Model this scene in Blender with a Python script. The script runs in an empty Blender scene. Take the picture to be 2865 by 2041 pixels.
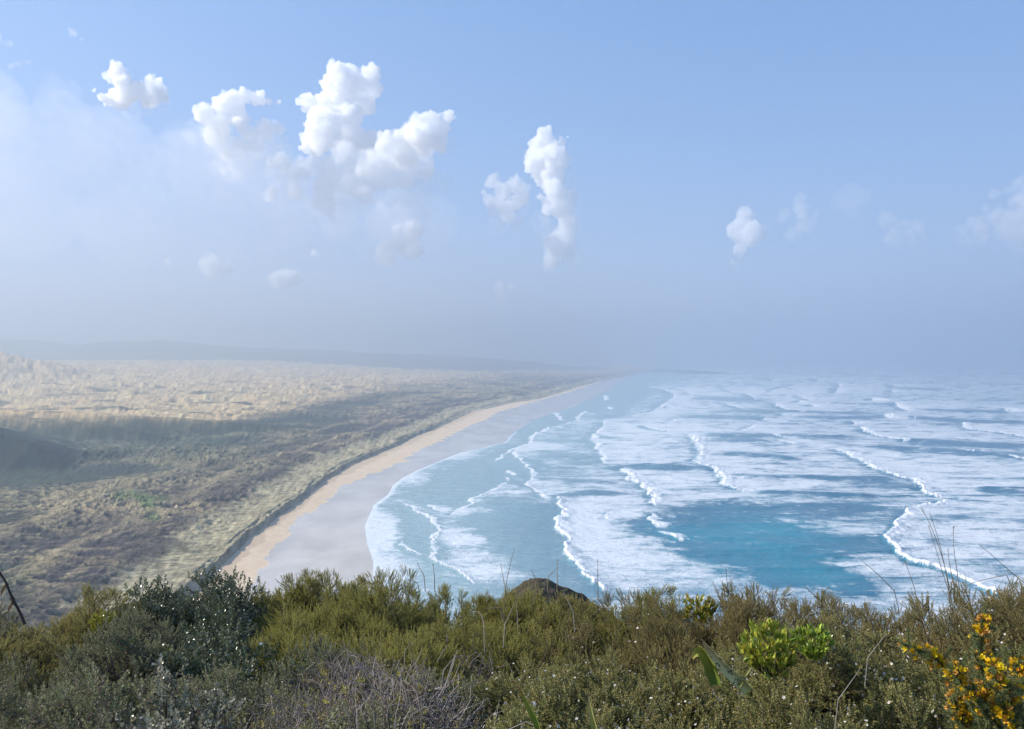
import bpy, bmesh, math, random
import numpy as np
from mathutils import Vector, Matrix

C = bpy.context.scene.collection
R = math.radians

# ------------------------------------------------------------------ camera
EYE = 85.0                      # metres above the sea
F = 1824.0                      # focal length in units of the survey sheet (2280 wide)
HU, HV = 1140.0, 795.0          # principal column and horizon row of the survey sheet
cam_data = bpy.data.cameras.new("camera")
cam = bpy.data.objects.new("camera", cam_data)
C.objects.link(cam)
cam.location = (0, 0, EYE)
cam_data.sensor_width = 36.0
cam_data.lens = 36.0 * F / 2280.0
cam.rotation_euler = (R(90.0 - 0.53), 0, 0)
cam_data.clip_start = 0.1
cam_data.clip_end = 60000.0
scn = bpy.context.scene
scn.camera = cam

# ------------------------------------------------------------------ sky, sun, exposure
SUN_EL, SUN_AZ = 33.0, -84.0    # azimuth measured from the view direction, negative = left
world = bpy.data.worlds.new("World")
scn.world = world
world.use_nodes = True
wn = world.node_tree
sky = wn.nodes.new("ShaderNodeTexSky")
sky.sky_type = 'NISHITA'
sky.sun_disc = False
sky.sun_elevation = R(SUN_EL)
sky.sun_rotation = R(SUN_AZ)
sky.altitude = 85
sky.air_density = 1.0
sky.dust_density = 0.25
sky.ozone_density = 2.0
sep = wn.nodes.new("ShaderNodeSeparateColor"); com = wn.nodes.new("ShaderNodeCombineColor")
wn.links.new(sky.outputs[0], sep.inputs[0])
for _k, (_p, _g) in enumerate(((0.95, 0.86), (0.68, 1.34), (0.60, 2.08))):     # cool white balance, softened glare
    pw = wn.nodes.new("ShaderNodeMath"); pw.operation = 'POWER'; pw.inputs[1].default_value = _p
    gn = wn.nodes.new("ShaderNodeMath"); gn.operation = 'MULTIPLY'; gn.inputs[1].default_value = _g
    wn.links.new(sep.outputs[_k], pw.inputs[0]); wn.links.new(pw.outputs[0], gn.inputs[0]); wn.links.new(gn.outputs[0], com.inputs[_k])
wn.links.new(com.outputs[0], wn.nodes["Background"].inputs[0])
wn.nodes["Background"].inputs[1].default_value = 0.11
sd = bpy.data.lights.new("sun", 'SUN')
sd.energy = 4.6
sd.angle = R(0.5)
sd.color = (1.0, 0.93, 0.82)
sun = bpy.data.objects.new("sun", sd)
C.objects.link(sun)
sdir = Vector((math.sin(R(SUN_AZ)) * math.cos(R(SUN_EL)), math.cos(R(SUN_AZ)) * math.cos(R(SUN_EL)), math.sin(R(SUN_EL))))
sun.rotation_euler = sdir.to_track_quat('Z', 'Y').to_euler()
vs = scn.view_settings
vs.view_transform = 'Standard'
vs.look = 'None'
vs.gamma = 1.0
vs.exposure = 0.72
cy = scn.cycles
cy.max_bounces = 32
cy.diffuse_bounces = 3
cy.glossy_bounces = 3
cy.transmission_bounces = 4
cy.transparent_max_bounces = 8
cy.volume_bounces = 32
cy.sample_clamp_indirect = 6.0
cy.use_adaptive_sampling = True
cy.adaptive_threshold = 0.02
cy.use_denoising = True

# ------------------------------------------------------------------ numeric helpers
def _hash(ix, iy, seed):
    h = (ix.astype(np.int64) * 374761393 + iy.astype(np.int64) * 668265263 + seed * 974634787) & 0xffffffff
    h = ((h ^ (h >> 13)) * 1274126177) & 0xffffffff
    h = ((h ^ (h >> 16)) * 2246822519) & 0xffffffff
    return (h ^ (h >> 15)) & 0xffff

_GA = np.linspace(0, 2 * np.pi, 65536, endpoint=False)
_GX, _GY = np.cos(_GA), np.sin(_GA)

def pnoise(x, y, seed=0):
    x0 = np.floor(x); y0 = np.floor(y)
    fx = x - x0; fy = y - y0
    ix = x0.astype(np.int64); iy = y0.astype(np.int64)
    ux = fx * fx * fx * (fx * (fx * 6 - 15) + 10); uy = fy * fy * fy * (fy * (fy * 6 - 15) + 10)
    def g(dx, dy):
        h = _hash(ix + dx, iy + dy, seed)
        return _GX[h] * (fx - dx) + _GY[h] * (fy - dy)
    a = g(0, 0); b = g(1, 0); c = g(0, 1); d = g(1, 1)
    return ((a + (b - a) * ux) * (1 - uy) + (c + (d - c) * ux) * uy) * 1.5

def fbm(x, y, seed=0, octv=4, gain=0.5):
    s = 0; a = 1.0; t = 0
    for k in range(octv):
        s = s + a * pnoise(x, y, seed + 17 * k); t += a
        x = x * 2.03 + 5.2; y = y * 2.03 - 3.1; a *= gain
    return s / t

def sstep(a, b, x):
    t = np.clip((x - a) / (b - a), 0, 1)
    return t * t * (3 - 2 * t)

def to_uv(X, Y, Z=0.0):          # where a world point falls on the survey sheet
    return HU + F * X / Y, HV + F * (EYE - Z) / Y

def at(u, v, d):                 # world point at depth d on the line of sight through (u, v)
    return Vector(((u - HU) / F * d, d, EYE - (v - HV) / F * d))

# ------------------------------------------------------------------ object helpers
def put(name, mesh, mat=None, parent=None):
    o = bpy.data.objects.new(name, mesh)
    C.objects.link(o)
    if mat is not None:
        mesh.materials.append(mat)
    if parent is not None:
        o.parent = parent
    return o

def tag(o, label, cat, group=None):
    o['label'] = label
    o['category'] = cat
    if group:
        o['group'] = group
    return o

def thing(name, label, cat, loc=(0, 0, 0), group=None):
    o = bpy.data.objects.new(name, None)
    o.empty_display_size = 0.1
    C.objects.link(o)
    o.location = loc
    return tag(o, label, cat, group)

def mesh_np(name, verts, faces, smooth=False):
    """verts (n,3); faces (m,k) with one k, as numpy arrays"""
    m = bpy.data.meshes.new(name)
    verts = np.asarray(verts, dtype=np.float32); faces = np.asarray(faces, dtype=np.int32)
    n, k = faces.shape
    m.vertices.add(len(verts)); m.vertices.foreach_set("co", verts.ravel())
    m.loops.add(n * k); m.loops.foreach_set("vertex_index", faces.ravel())
    m.polygons.add(n)
    m.polygons.foreach_set("loop_start", np.arange(0, n * k, k, dtype=np.int32))
    m.polygons.foreach_set("loop_total", np.full(n, k, dtype=np.int32))
    m.polygons.foreach_set("use_smooth", np.full(n, smooth, dtype=bool))
    m.update(calc_edges=True)
    m.validate()
    return m

def grid_faces(nr, nc):
    i = np.arange(nr - 1)[:, None] * nc + np.arange(nc - 1)[None, :]
    i = i.ravel()
    return np.stack([i, i + 1, i + nc + 1, i + nc], 1)

def set_float(m, name, arr):
    a = m.attributes.new(name, 'FLOAT', 'POINT'); a.data.foreach_set("value", np.asarray(arr, np.float32).ravel())

def set_color(m, name, arr, domain='POINT'):
    arr = np.asarray(arr, np.float32)
    rgba = np.ones((len(arr), 4), np.float32); rgba[:, :3] = arr
    a = m.color_attributes.new(name, 'FLOAT_COLOR', domain); a.data.foreach_set("color", rgba.ravel())

# ------------------------------------------------------------------ node helpers
class NT:
    def __init__(s, name):
        s.m = bpy.data.materials.new(name); s.m.use_nodes = True
        s.t = s.m.node_tree; s.b = s.t.nodes["Principled BSDF"]; s.out = s.t.nodes["Material Output"]
    def n(s, kind, **kw):
        x = s.t.nodes.new(kind)
        for k, v in kw.items():
            if k.startswith('i_'):
                x.inputs[k[2:].replace('_', ' ')].default_value = v
            else:
                setattr(x, k, v)
        return x
    def l(s, a, b): s.t.links.new(a, b)
    def attr(s, name, out=2):
        a = s.n("ShaderNodeAttribute"); a.attribute_name = name
        return a.outputs['Fac'] if out == 2 else a.outputs['Color']
    def math(s, op, a, b=None, clamp=False):
        x = s.n("ShaderNodeMath", operation=op); x.use_clamp = clamp
        for i, q in enumerate((a, b)):
            if q is None: continue
            if isinstance(q, (int, float)): x.inputs[i].default_value = q
            else: s.l(q, x.inputs[i])
        return x.outputs[0]
    def mix(s, f, a, b):
        x = s.n("ShaderNodeMix", data_type='RGBA')
        for i, q in ((0, f), (6, a), (7, b)):
            if isinstance(q, (int, float)): x.inputs[i].default_value = q
            elif isinstance(q, tuple): x.inputs[i].default_value = (*q, 1)
            else: s.l(q, x.inputs[i])
        return x.outputs[2]
    def noise(s, scale, detail=4, rough=0.6, vec=None, stretch=None):
        x = s.n("ShaderNodeTexNoise"); x.inputs['Scale'].default_value = scale
        x.inputs['Detail'].default_value = detail; x.inputs['Roughness'].default_value = rough
        if vec is None:
            g = s.n("ShaderNodeNewGeometry"); vec = g.outputs['Position']
        if stretch:
            mp = s.n("ShaderNodeMapping"); mp.inputs['Scale'].default_value = stretch; s.l(vec, mp.inputs[0]); vec = mp.outputs[0]
        s.l(vec, x.inputs['Vector'])
        return x.outputs['Fac']
    def maprange(s, x, a, b, c=0.0, d=1.0, smooth=True):
        m = s.n("ShaderNodeMapRange"); m.interpolation_type = 'SMOOTHSTEP' if smooth else 'LINEAR'
        for i, q in enumerate((x, a, b, c, d)):
            if isinstance(q, (int, float)): m.inputs[i].default_value = q
            else: s.l(q, m.inputs[i])
        return m.outputs[0]
    def bump(s, h, dist, strength=1.0):
        b = s.n("ShaderNodeBump"); b.inputs['Distance'].default_value = dist; b.inputs['Strength'].default_value = strength
        s.l(h, b.inputs['Height']); s.l(b.outputs[0], s.b.inputs['Normal'])

def volume_mat(name, dens, col, g):
    m = bpy.data.materials.new(name); m.use_nodes = True
    t = m.node_tree
    t.nodes.remove(t.nodes["Principled BSDF"])
    v = t.nodes.new("ShaderNodeVolumePrincipled")
    v.inputs['Density'].default_value = dens
    v.inputs['Density Attribute'].default_value = ""
    v.inputs['Color Attribute'].default_value = ""
    v.inputs['Temperature Attribute'].default_value = ""
    v.inputs['Color'].default_value = (*col, 1)
    v.inputs['Anisotropy'].default_value = g
    t.links.new(v.outputs[0], t.nodes["Material Output"].inputs['Volume'])
    m.cycles.homogeneous_volume = True
    return m

# ------------------------------------------------------------------ survey lines of the coast, u for each row v
SCARP = [(445,1275),(490,1235),(540,1190),(600,1145),(660,1105),(720,1060),(770,1030),(830,1005),(880,985),(920,965),(960,950),(1000,930),(1040,910),(1080,903),(1120,893),(1180,885),(1230,872),(1280,858),(1330,846),(1370,838),(1420,828)]
BASE = [(478,1275),(522,1235),(575,1190),(632,1145),(684,1105),(735,1062),(783,1033),(842,1007),(890,987),(930,967),(968,951),(1008,932),(1048,912),(1088,904),(1128,894),(1186,886),(1236,873),(1285,859),(1334,847),(1373,839),(1422,829)]
DRY = [(590,1265),(600,1235),(640,1190),(665,1155),(700,1135),(730,1110),(760,1085),(800,1065),(850,1048),(890,1030),(920,1010),(960,990),(1000,970),(1040,950),(1080,935),(1110,917),(1180,897),(1250,878),(1300,862),(1350,846),(1382,838),(1428,829)]
WATER = [(843,1255),(826,1210),(820,1171),(838,1125),(870,1102),(879,1083),(900,1065),(932,1048),(1000,1020),(1030,1009),(1085,996),(1128,986),(1150,962),(1187,938),(1230,922),(1284,905),(1343,874),(1383,850),(1410,840),(1436,830)]

def line_X(pts, z):
    p = np.array(pts, float)
    Y = F * (EYE - z) / (p[:, 1] - HV)
    X = (p[:, 0] - HU) / F * Y
    o = np.argsort(Y); Y = Y[o]; X = X[o]
    s0 = (X[1] - X[0]) / (Y[1] - Y[0]); s1 = (X[-1] - X[-3]) / (Y[-1] - Y[-3])
    Y = np.concatenate([[Y[0] - 200], Y, [Y[-1] + 12000]]); X = np.concatenate([[X[0] - 0.6 * s0 * 200], X, [X[-1] + s1 * 12000]])
    return lambda y: np.interp(y, Y, X)

scarp_X = line_X(SCARP, 5.0); base_X = line_X(BASE, 2.0); dry_X = line_X(DRY, 1.0); water_X = line_X(WATER, 0.0)

def rows(q0, q1, n):             # depths whose rows are evenly spread in the view
    q = np.linspace(q0, q1, n) * 2.227
    return F * EYE / q
# ------------------------------------------------------------------ dune land behind the beach
def hummock(X, Y):
    h = 0
    for k, (lam, amp, y0, y1) in enumerate(((3.0, .5, 0, 480), (6.5, 1.35, 0, 1000), (13.0, 1.6, 300, 2400), (27.0, 2.6, 700, 5000), (60.0, 4.6, 1600, 12000))):
        w = (sstep(y0 * .6, y0 + 1, Y) if y0 else 1.0) * sstep(y1 * 1.25, y1 * .7, Y)
        q = fbm(X / (lam * 1.25) + 1.3 * pnoise(X / (4 * lam), Y / (4 * lam), 80 + k), Y / (lam * .8), 21 + 3 * k, 2)
        h = h + 1.25 * amp * w * (.65 - 1.5 * np.abs(q))
    return h * np.clip(.85 + 1.5 * fbm(X / 150, Y / 120, 95, 3), .15, 2.0)

def dune_height(X, Y):
    inl = scarp_X(Y) - X                       # distance inland from the scarp
    z = 4.2 + 1.2 * fbm(X / 60, Y / 60, 3, 3)
    z = z + 55 * sstep(100, 1650, -X) * sstep(850, 3400, Y)
    # fore-dune ridges that run along the coast
    w = inl + 9 * fbm(X / 70, Y / 70, 8, 3)
    for k, (dd, a, s) in enumerate(((3, 0.8, 6), (36, 2.3, 9), (62, 1.4, 8), (105, 2.0, 12), (160, 2.2, 16))):
        z = z + a * np.exp(-((w - dd) / s) ** 2) * (0.65 + 0.6 * fbm(X / 90, Y / 90, 30 + k, 2))
    far = sstep(450, 1100, Y)
    # rolling sand dunes further out
    r = fbm(X / 170, Y / 120, 12, 4)
    z = z + far * sstep(60, 500, inl) * (8.0 * r + 5.5 * (1 - np.abs(fbm(X / 130 + 3, Y / 75, 14, 3)) * 2.2))
    # the two dark-sided hills at the left and the sandy rise behind them
    def hill(cx, cy, rx, ry, h, rot, seed):
        c, s = math.cos(rot), math.sin(rot)
        dx = X - cx; dy = Y - cy
        a = (c * dx + s * dy) / rx; b = (-s * dx + c * dy) / ry
        d = np.sqrt(a * a + b * b) + 0.10 * fbm(X / 45, Y / 45, seed, 3)
        return h * np.clip(1 - d, 0, None) ** 1.1 * 1.0
    def ridge(pts, near, away, seed):
        p = np.array(pts, float)
        yc = np.interp(X, p[:, 0], p[:, 1]) + 4 * fbm(X / 25, X * 0 + 2, seed, 2); zc = np.interp(X, p[:, 0], p[:, 2])
        d = yc - Y + 5 * fbm(X / 40, Y / 40, seed + 1, 3)
        return np.where(d > 0, zc - near * d, zc + away * d) - 400 * (X > p[-1, 0] + 20)
    z_low = z
    r1 = ridge([(-900, 760, 58), (-560, 668, 50), (-470, 640, 42), (-402, 618, 34), (-352, 598, 22), (-322, 584, 10), (-300, 572, 1)], .68, .20, 51)
    z = np.maximum(z, r1)
    r2 = ridge([(-520, 800, 27), (-462, 792, 26), (-400, 782, 21), (-340, 775, 12), (-300, 768, 2)], .62, .15, 53)
    r3 = r2
    r3 = np.maximum(r3, ridge([(-520, 900, 26), (-430, 880, 22), (-360, 870, 20), (-250, 850, 13), (-180, 840, 3)], .55, .1, 56))
    z = np.maximum(z, r3)
    r5 = -6.0 + hill(-1540, 2150, 640, 800, 136, 0.0, 53); z_b = z; z = np.maximum(z, r5)
    z = np.maximum(z, -6.0 + hill(-2230, 3300, 900, 700, 100, 0.0, 54))
    # hummocks of tussock and scrub, finer ones modelled only where they can be told apart
    edge = sstep(-1, 5, inl)
    z = z + edge * (0.30 + 0.70 * sstep(8, 40, inl)) * hummock(X, Y) * (1 - .85 * sstep(.5, 3.0, r1 - z_low)) * (1 - .6 * sstep(.5, 3.0, r3 - z_low)) * (1 - .75 * sstep(-4, 10, r5 - z_b))
    # grass crest of the scarp, ragged
    z = np.where(inl < 2.5, 4.6 + 1.1 * fbm(X / 5, Y / 5, 25, 3) + .8 * fbm(X / 24, Y / 24, 26, 2), z)
    return z

def build_dunes():
    Y = rows(8.0, 330.0, 620)
    sx = scarp_X(Y) + 2.2 * fbm(Y / 26, Y * 0 + 3.1, 61, 4) + 0.8 * fbm(Y / 5, Y * 0, 62, 3)
    bx = base_X(Y)
    bx = np.clip(bx, sx + 1.6, sx + 2.6) + 3.0 * sstep(.05, .5, fbm(Y / 17, Y * 0 + 7.7, 63, 3)) + 14 * sstep(650, 1500, Y)
    left_vis = -0.70 * Y
    left = -1.15 * Y
    a = left[:, None] + (left_vis - left)[:, None] * np.linspace(0, 1, 60, endpoint=False)[None]
    t = np.linspace(0, 1, 760)[None]
    b = left_vis[:, None] + (sx - left_vis)[:, None] * t
    cface = sx[:, None] + (bx - sx)[:, None] * (np.arange(1, 11) / 10.0)[None]
    X = np.concatenate([a, b, cface], 1)
    YY = np.repeat(Y[:, None], X.shape[1], 1)
    Z = dune_height(X, YY)
    top = Z[:, 819]
    # scarp face: steep, slumped, ribbed
    for k in range(1, 11):
        f = k / 10.0
        prof = 1 - f ** 0.55 if k < 10 else 0
        Z[:, 819 + k] = 1.8 + (top - 1.8) * prof + (0.35 * fbm(Y / 3.5, np.full_like(Y, f * 2), 64, 3) if 1 < k < 9 else 0)
    Z[:, -1] = 1.5
    u, v = to_uv(X, YY, Z)
    inl = scarp_X(YY) - X
    wu = u + 60 * fbm(X / 120, YY / 120, 71, 4)
    wv = v + (v - 760) * 0.10 * fbm(X / 150, YY / 110, 73, 4)
    hm = hummock(X, YY) / (1 + YY / 900)
    # base colours of plants and sand; some patches also carry light or shade
    sand = np.array([.86, .59, .29]); tan = np.array([.40, .32, .185]); scrub = np.array([.034, .052, .038])
    heath = np.array([.070, .062, .070]); olive = np.array([.070, .090, .050]); green = np.array([.12, .20, .065]); pale = np.array([.55, .47, .28])
    def lay(c, col, w): return c * (1 - w[..., None]) + col * w[..., None]
    n1 = fbm(X / 55, YY / 55, 74, 4); n2 = fbm(X / 9, YY / 9, 75, 4); n3 = fbm(X / 150, YY / 150, 76, 3); n4 = fbm(X / 3.0, YY / 3.0, 77, 3)
    col = np.zeros(X.shape + (3,)) + heath
    col = lay(col, olive, sstep(-.15, .35, n1 + .25 * n2) * .9)
    col = lay(col, scrub, sstep(.0, .4, n3 + .5 * n2) * .8)
    col = lay(col, tan, sstep(.50, 1.15, n2 * .5 + .55 * n1 + .8 * hm) * .95)  # tan grass on hummock tops, doubling as their sunlit highlights
    col = lay(col, scrub * .8, sstep(-.1, -.7, hm + .3 * n2) * .85)  # scrub in the hollows, darkened to stand for shade between tussocks
    gb = sstep(1130, 980, wv) * sstep(900, 420, wu)
    col = lay(col, np.array([.050, .085, .058]), gb * (.60 + .4 * sstep(-.1, .3, n2)))
    # sand country beyond the dark line
    bl = np.interp(wu, [-400, 0, 250, 430, 560, 700, 850, 1000, 1150], [950, 944, 940, 948, 925, 900, 868, 846, 828])
    sw = sstep(24, -20, wv - bl + 14 * n2 + 8 * n1)
    sc = lay(sand + 0 * col, tan * 1.25, sstep(-.25, .25, n2 + .3 * n1) * .75)
    sc = lay(sc, heath, sstep(-.12, .28, fbm(X / 70, YY / 50, 91, 4) - .35 * hm) * .8)
    sc = lay(sc, scrub, sstep(.06, .26, fbm(X / 110, YY / 60, 92, 4) - .12 * hm) * .85)
    sc = lay(sc, sand * 1.05, sstep(870, 830, v) * .6)
    col = lay(col, sc, sw)
    col = lay(col, scrub, np.exp(-((wv - bl - 16) / 14) ** 2) * sstep(1000, 850, wu) * sstep(60, 260, u) * .75)
    # tan fore-dune band and its brown hollow
    col = lay(col, heath * .9, sstep(120, 60, inl) * (.75 * sstep(-.3, .2, n1)))
    band = sstep(34, 22, inl + 14 * n1 + 5 * n2)
    streak = sstep(-.2, .25, fbm(X / 9 + YY / 14, YY / 3.0 - X / 9, 94, 3))
    col = lay(col, pale, band * (.45 + .5 * streak))
    col = lay(col, olive, band * sstep(.25, .5, n1) * .6)
    col = lay(col, tan, np.exp(-((inl + 10 * n1 - 62) / 4) ** 2) * .7 + np.exp(-((inl + 12 * n1 - 105) / 6) ** 2) * .45)
    # bright rushes in the damp hollow
    gp = np.exp(-(((v - 1107 + 5 * np.sin(u / 20)) / 10) ** 2)) * sstep(225, 270, u) * sstep(390, 345, u) + np.exp(-(((u - 318 - (v - 1108) * .42) / 14) ** 2)) * sstep(1095, 1108, v) * sstep(1170, 1145, v)
    col = lay(col, green, np.clip(gp * (.85 + 1.6 * n2 + .5 * n4), 0, 1) * .75)
    gp2 = np.exp(-(((v - 1290) / 60) ** 2)) * sstep(120, 20, wu) + .8 * np.exp(-(((v - 1118) / 14) ** 2)) * sstep(120, 60, wu)
    col = lay(col, olive * .9 + green * .2, np.clip(gp2 * (.6 + n2), 0, 1) * .7)
    # scrub on the two dark hills, darkened to paint in their shaded sides
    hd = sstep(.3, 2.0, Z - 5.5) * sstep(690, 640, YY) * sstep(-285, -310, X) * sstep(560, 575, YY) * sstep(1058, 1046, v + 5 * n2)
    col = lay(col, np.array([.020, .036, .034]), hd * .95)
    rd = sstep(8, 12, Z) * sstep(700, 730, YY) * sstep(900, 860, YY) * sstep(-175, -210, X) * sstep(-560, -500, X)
    col = lay(col, np.array([.060, .082, .055]), rd * .6)  # ridge scrub likewise carries the shade of its face in the colour
    # bare scarp face
    face = np.zeros_like(X); face[:, 820:] = 1.0
    col = lay(col, np.array([.40, .32, .22]), face * (.8 + .2 * n4) * (1 - .85 * sstep(560, 1000, YY + 160 * n1)))
    n5 = fbm(X / (1.2 + YY / 350), YY / (2.5 + YY / 90), 78, 3)
    col = np.clip(col * (1 + .30 * n4[..., None] + .75 * n5[..., None]), .01, .9)
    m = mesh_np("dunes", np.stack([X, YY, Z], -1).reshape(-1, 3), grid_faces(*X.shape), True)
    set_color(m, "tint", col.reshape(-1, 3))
    t = NT("dune_plants_and_sand")
    cn = t.attr("tint", 0)
    nz = t.noise(0.9, 5, 0.65)
    cn = t.mix(t.maprange(nz, .3, .7, 0.0, 0.45), cn, t.mix(0.6, cn, (.03, .035, .02)))
    t.l(cn, t.b.inputs['Base Color'])
    t.b.inputs['Roughness'].default_value = 0.95
    t.b.inputs['Specular IOR Level'].default_value = 0.1
    t.bump(nz, 0.6, 0.7)
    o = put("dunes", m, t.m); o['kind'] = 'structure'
    return o
build_dunes()

# ------------------------------------------------------------------ beach: dry sand, wet mirror-like sand, then on under the water
def build_beach():
    Y = rows(6.0, 330.0, 640)
    bx = base_X(Y) - 1.5; dx = dry_X(Y); wx = water_X(Y)
    dx = np.maximum(dx, bx + 6); wx = np.maximum(wx, dx + 5)
    cus = 1.0 * np.abs(fbm(Y / 26, Y * 0 + 1.7, 101, 2)) * 8 * np.clip(Y / 500, .6, 1.6) - 2 + .9 * fbm(Y / 6, Y * 0, 102, 3)
    nA, nB, nC = 90, 110, 40
    X = np.concatenate([bx[:, None] + (dx - bx)[:, None] * np.linspace(0, 1, nA, endpoint=False)[None],
                        dx[:, None] + (wx - dx)[:, None] * np.linspace(0, 1, nB, endpoint=False)[None],
                        wx[:, None] + np.linspace(0, 90, nC)[None] * np.ones_like(Y)[:, None]], 1)
    YY = np.repeat(Y[:, None], X.shape[1], 1)
    D = (X - dx[:, None]); W = (X - wx[:, None])
    tdry = np.clip((X - bx[:, None]) / (dx - bx)[:, None], 0, 1)
    twet = np.clip(D / (wx - dx)[:, None], 0, 1)
    Z = 2.1 - 1.1 * tdry - 1.0 * twet - 2.5 * np.clip(W / 60, 0, 2)
    Z = Z + .18 * fbm(X / 14, YY / 14, 103, 3) * (1 - twet) * sstep(0, .15, tdry) + .05 * fbm(X / 2.5, YY / 2.5, 104, 2) * (1 - twet)
    wet = D - cus[:, None] + 2 * fbm(X / 8, YY / 8, 105, 3)
    tide = (X - bx[:, None]) / (dx - bx)[:, None] + .35 * fbm(YY / 20, YY * 0, 106, 3)
    m = mesh_np("beach", np.stack([X, YY, Z], -1).reshape(-1, 3), grid_faces(*X.shape), True)
    set_float(m, "wet", wet); set_float(m, "tide", tide)
    t = NT("beach_sand")
    w = t.maprange(t.attr("wet"), -.6, 1.0)
    td = t.maprange(t.attr("tide"), .38, .42)
    nz = t.noise(.25, 5, .6); n2 = t.noise(.035, 4, .55, stretch=(1.0, .45, 1.0))
    dry = t.mix(t.maprange(nz, .35, .65), (.76, .59, .40), (.68, .52, .35))
    dry = t.mix(t.math('MULTIPLY', t.math('SUBTRACT', 1.0, td), .45), dry, (.44, .32, .20))
    wetc = t.mix(t.maprange(n2, .35, .65), (.50, .44, .36), (.68, .60, .50))
    t.l(t.mix(w, dry, wetc), t.b.inputs['Base Color'])
    t.l(t.maprange(w, 0, 1, .95, .13), t.b.inputs['Roughness'])
    t.b.inputs['IOR'].default_value = 1.7
    t.l(t.maprange(w, 0, 1, .15, .9), t.b.inputs['Specular IOR Level'])
    rip = t.noise(.8, 3, .5, stretch=(1, .35, 1))
    t.bump(t.math('MULTIPLY', rip, t.maprange(w, 0, 1, 1.0, .10)), .12, .6)
    o = put("beach", m, t.m); o['kind'] = 'structure'
build_beach()

# ------------------------------------------------------------------ sea with its breakers
def r2(p): return [(716.2 + a * .392, 756 + b * .392) for a, b in p]
def r3(p): return [(1432.4 + a * .392, 756 + b * .392) for a, b in p]
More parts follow.
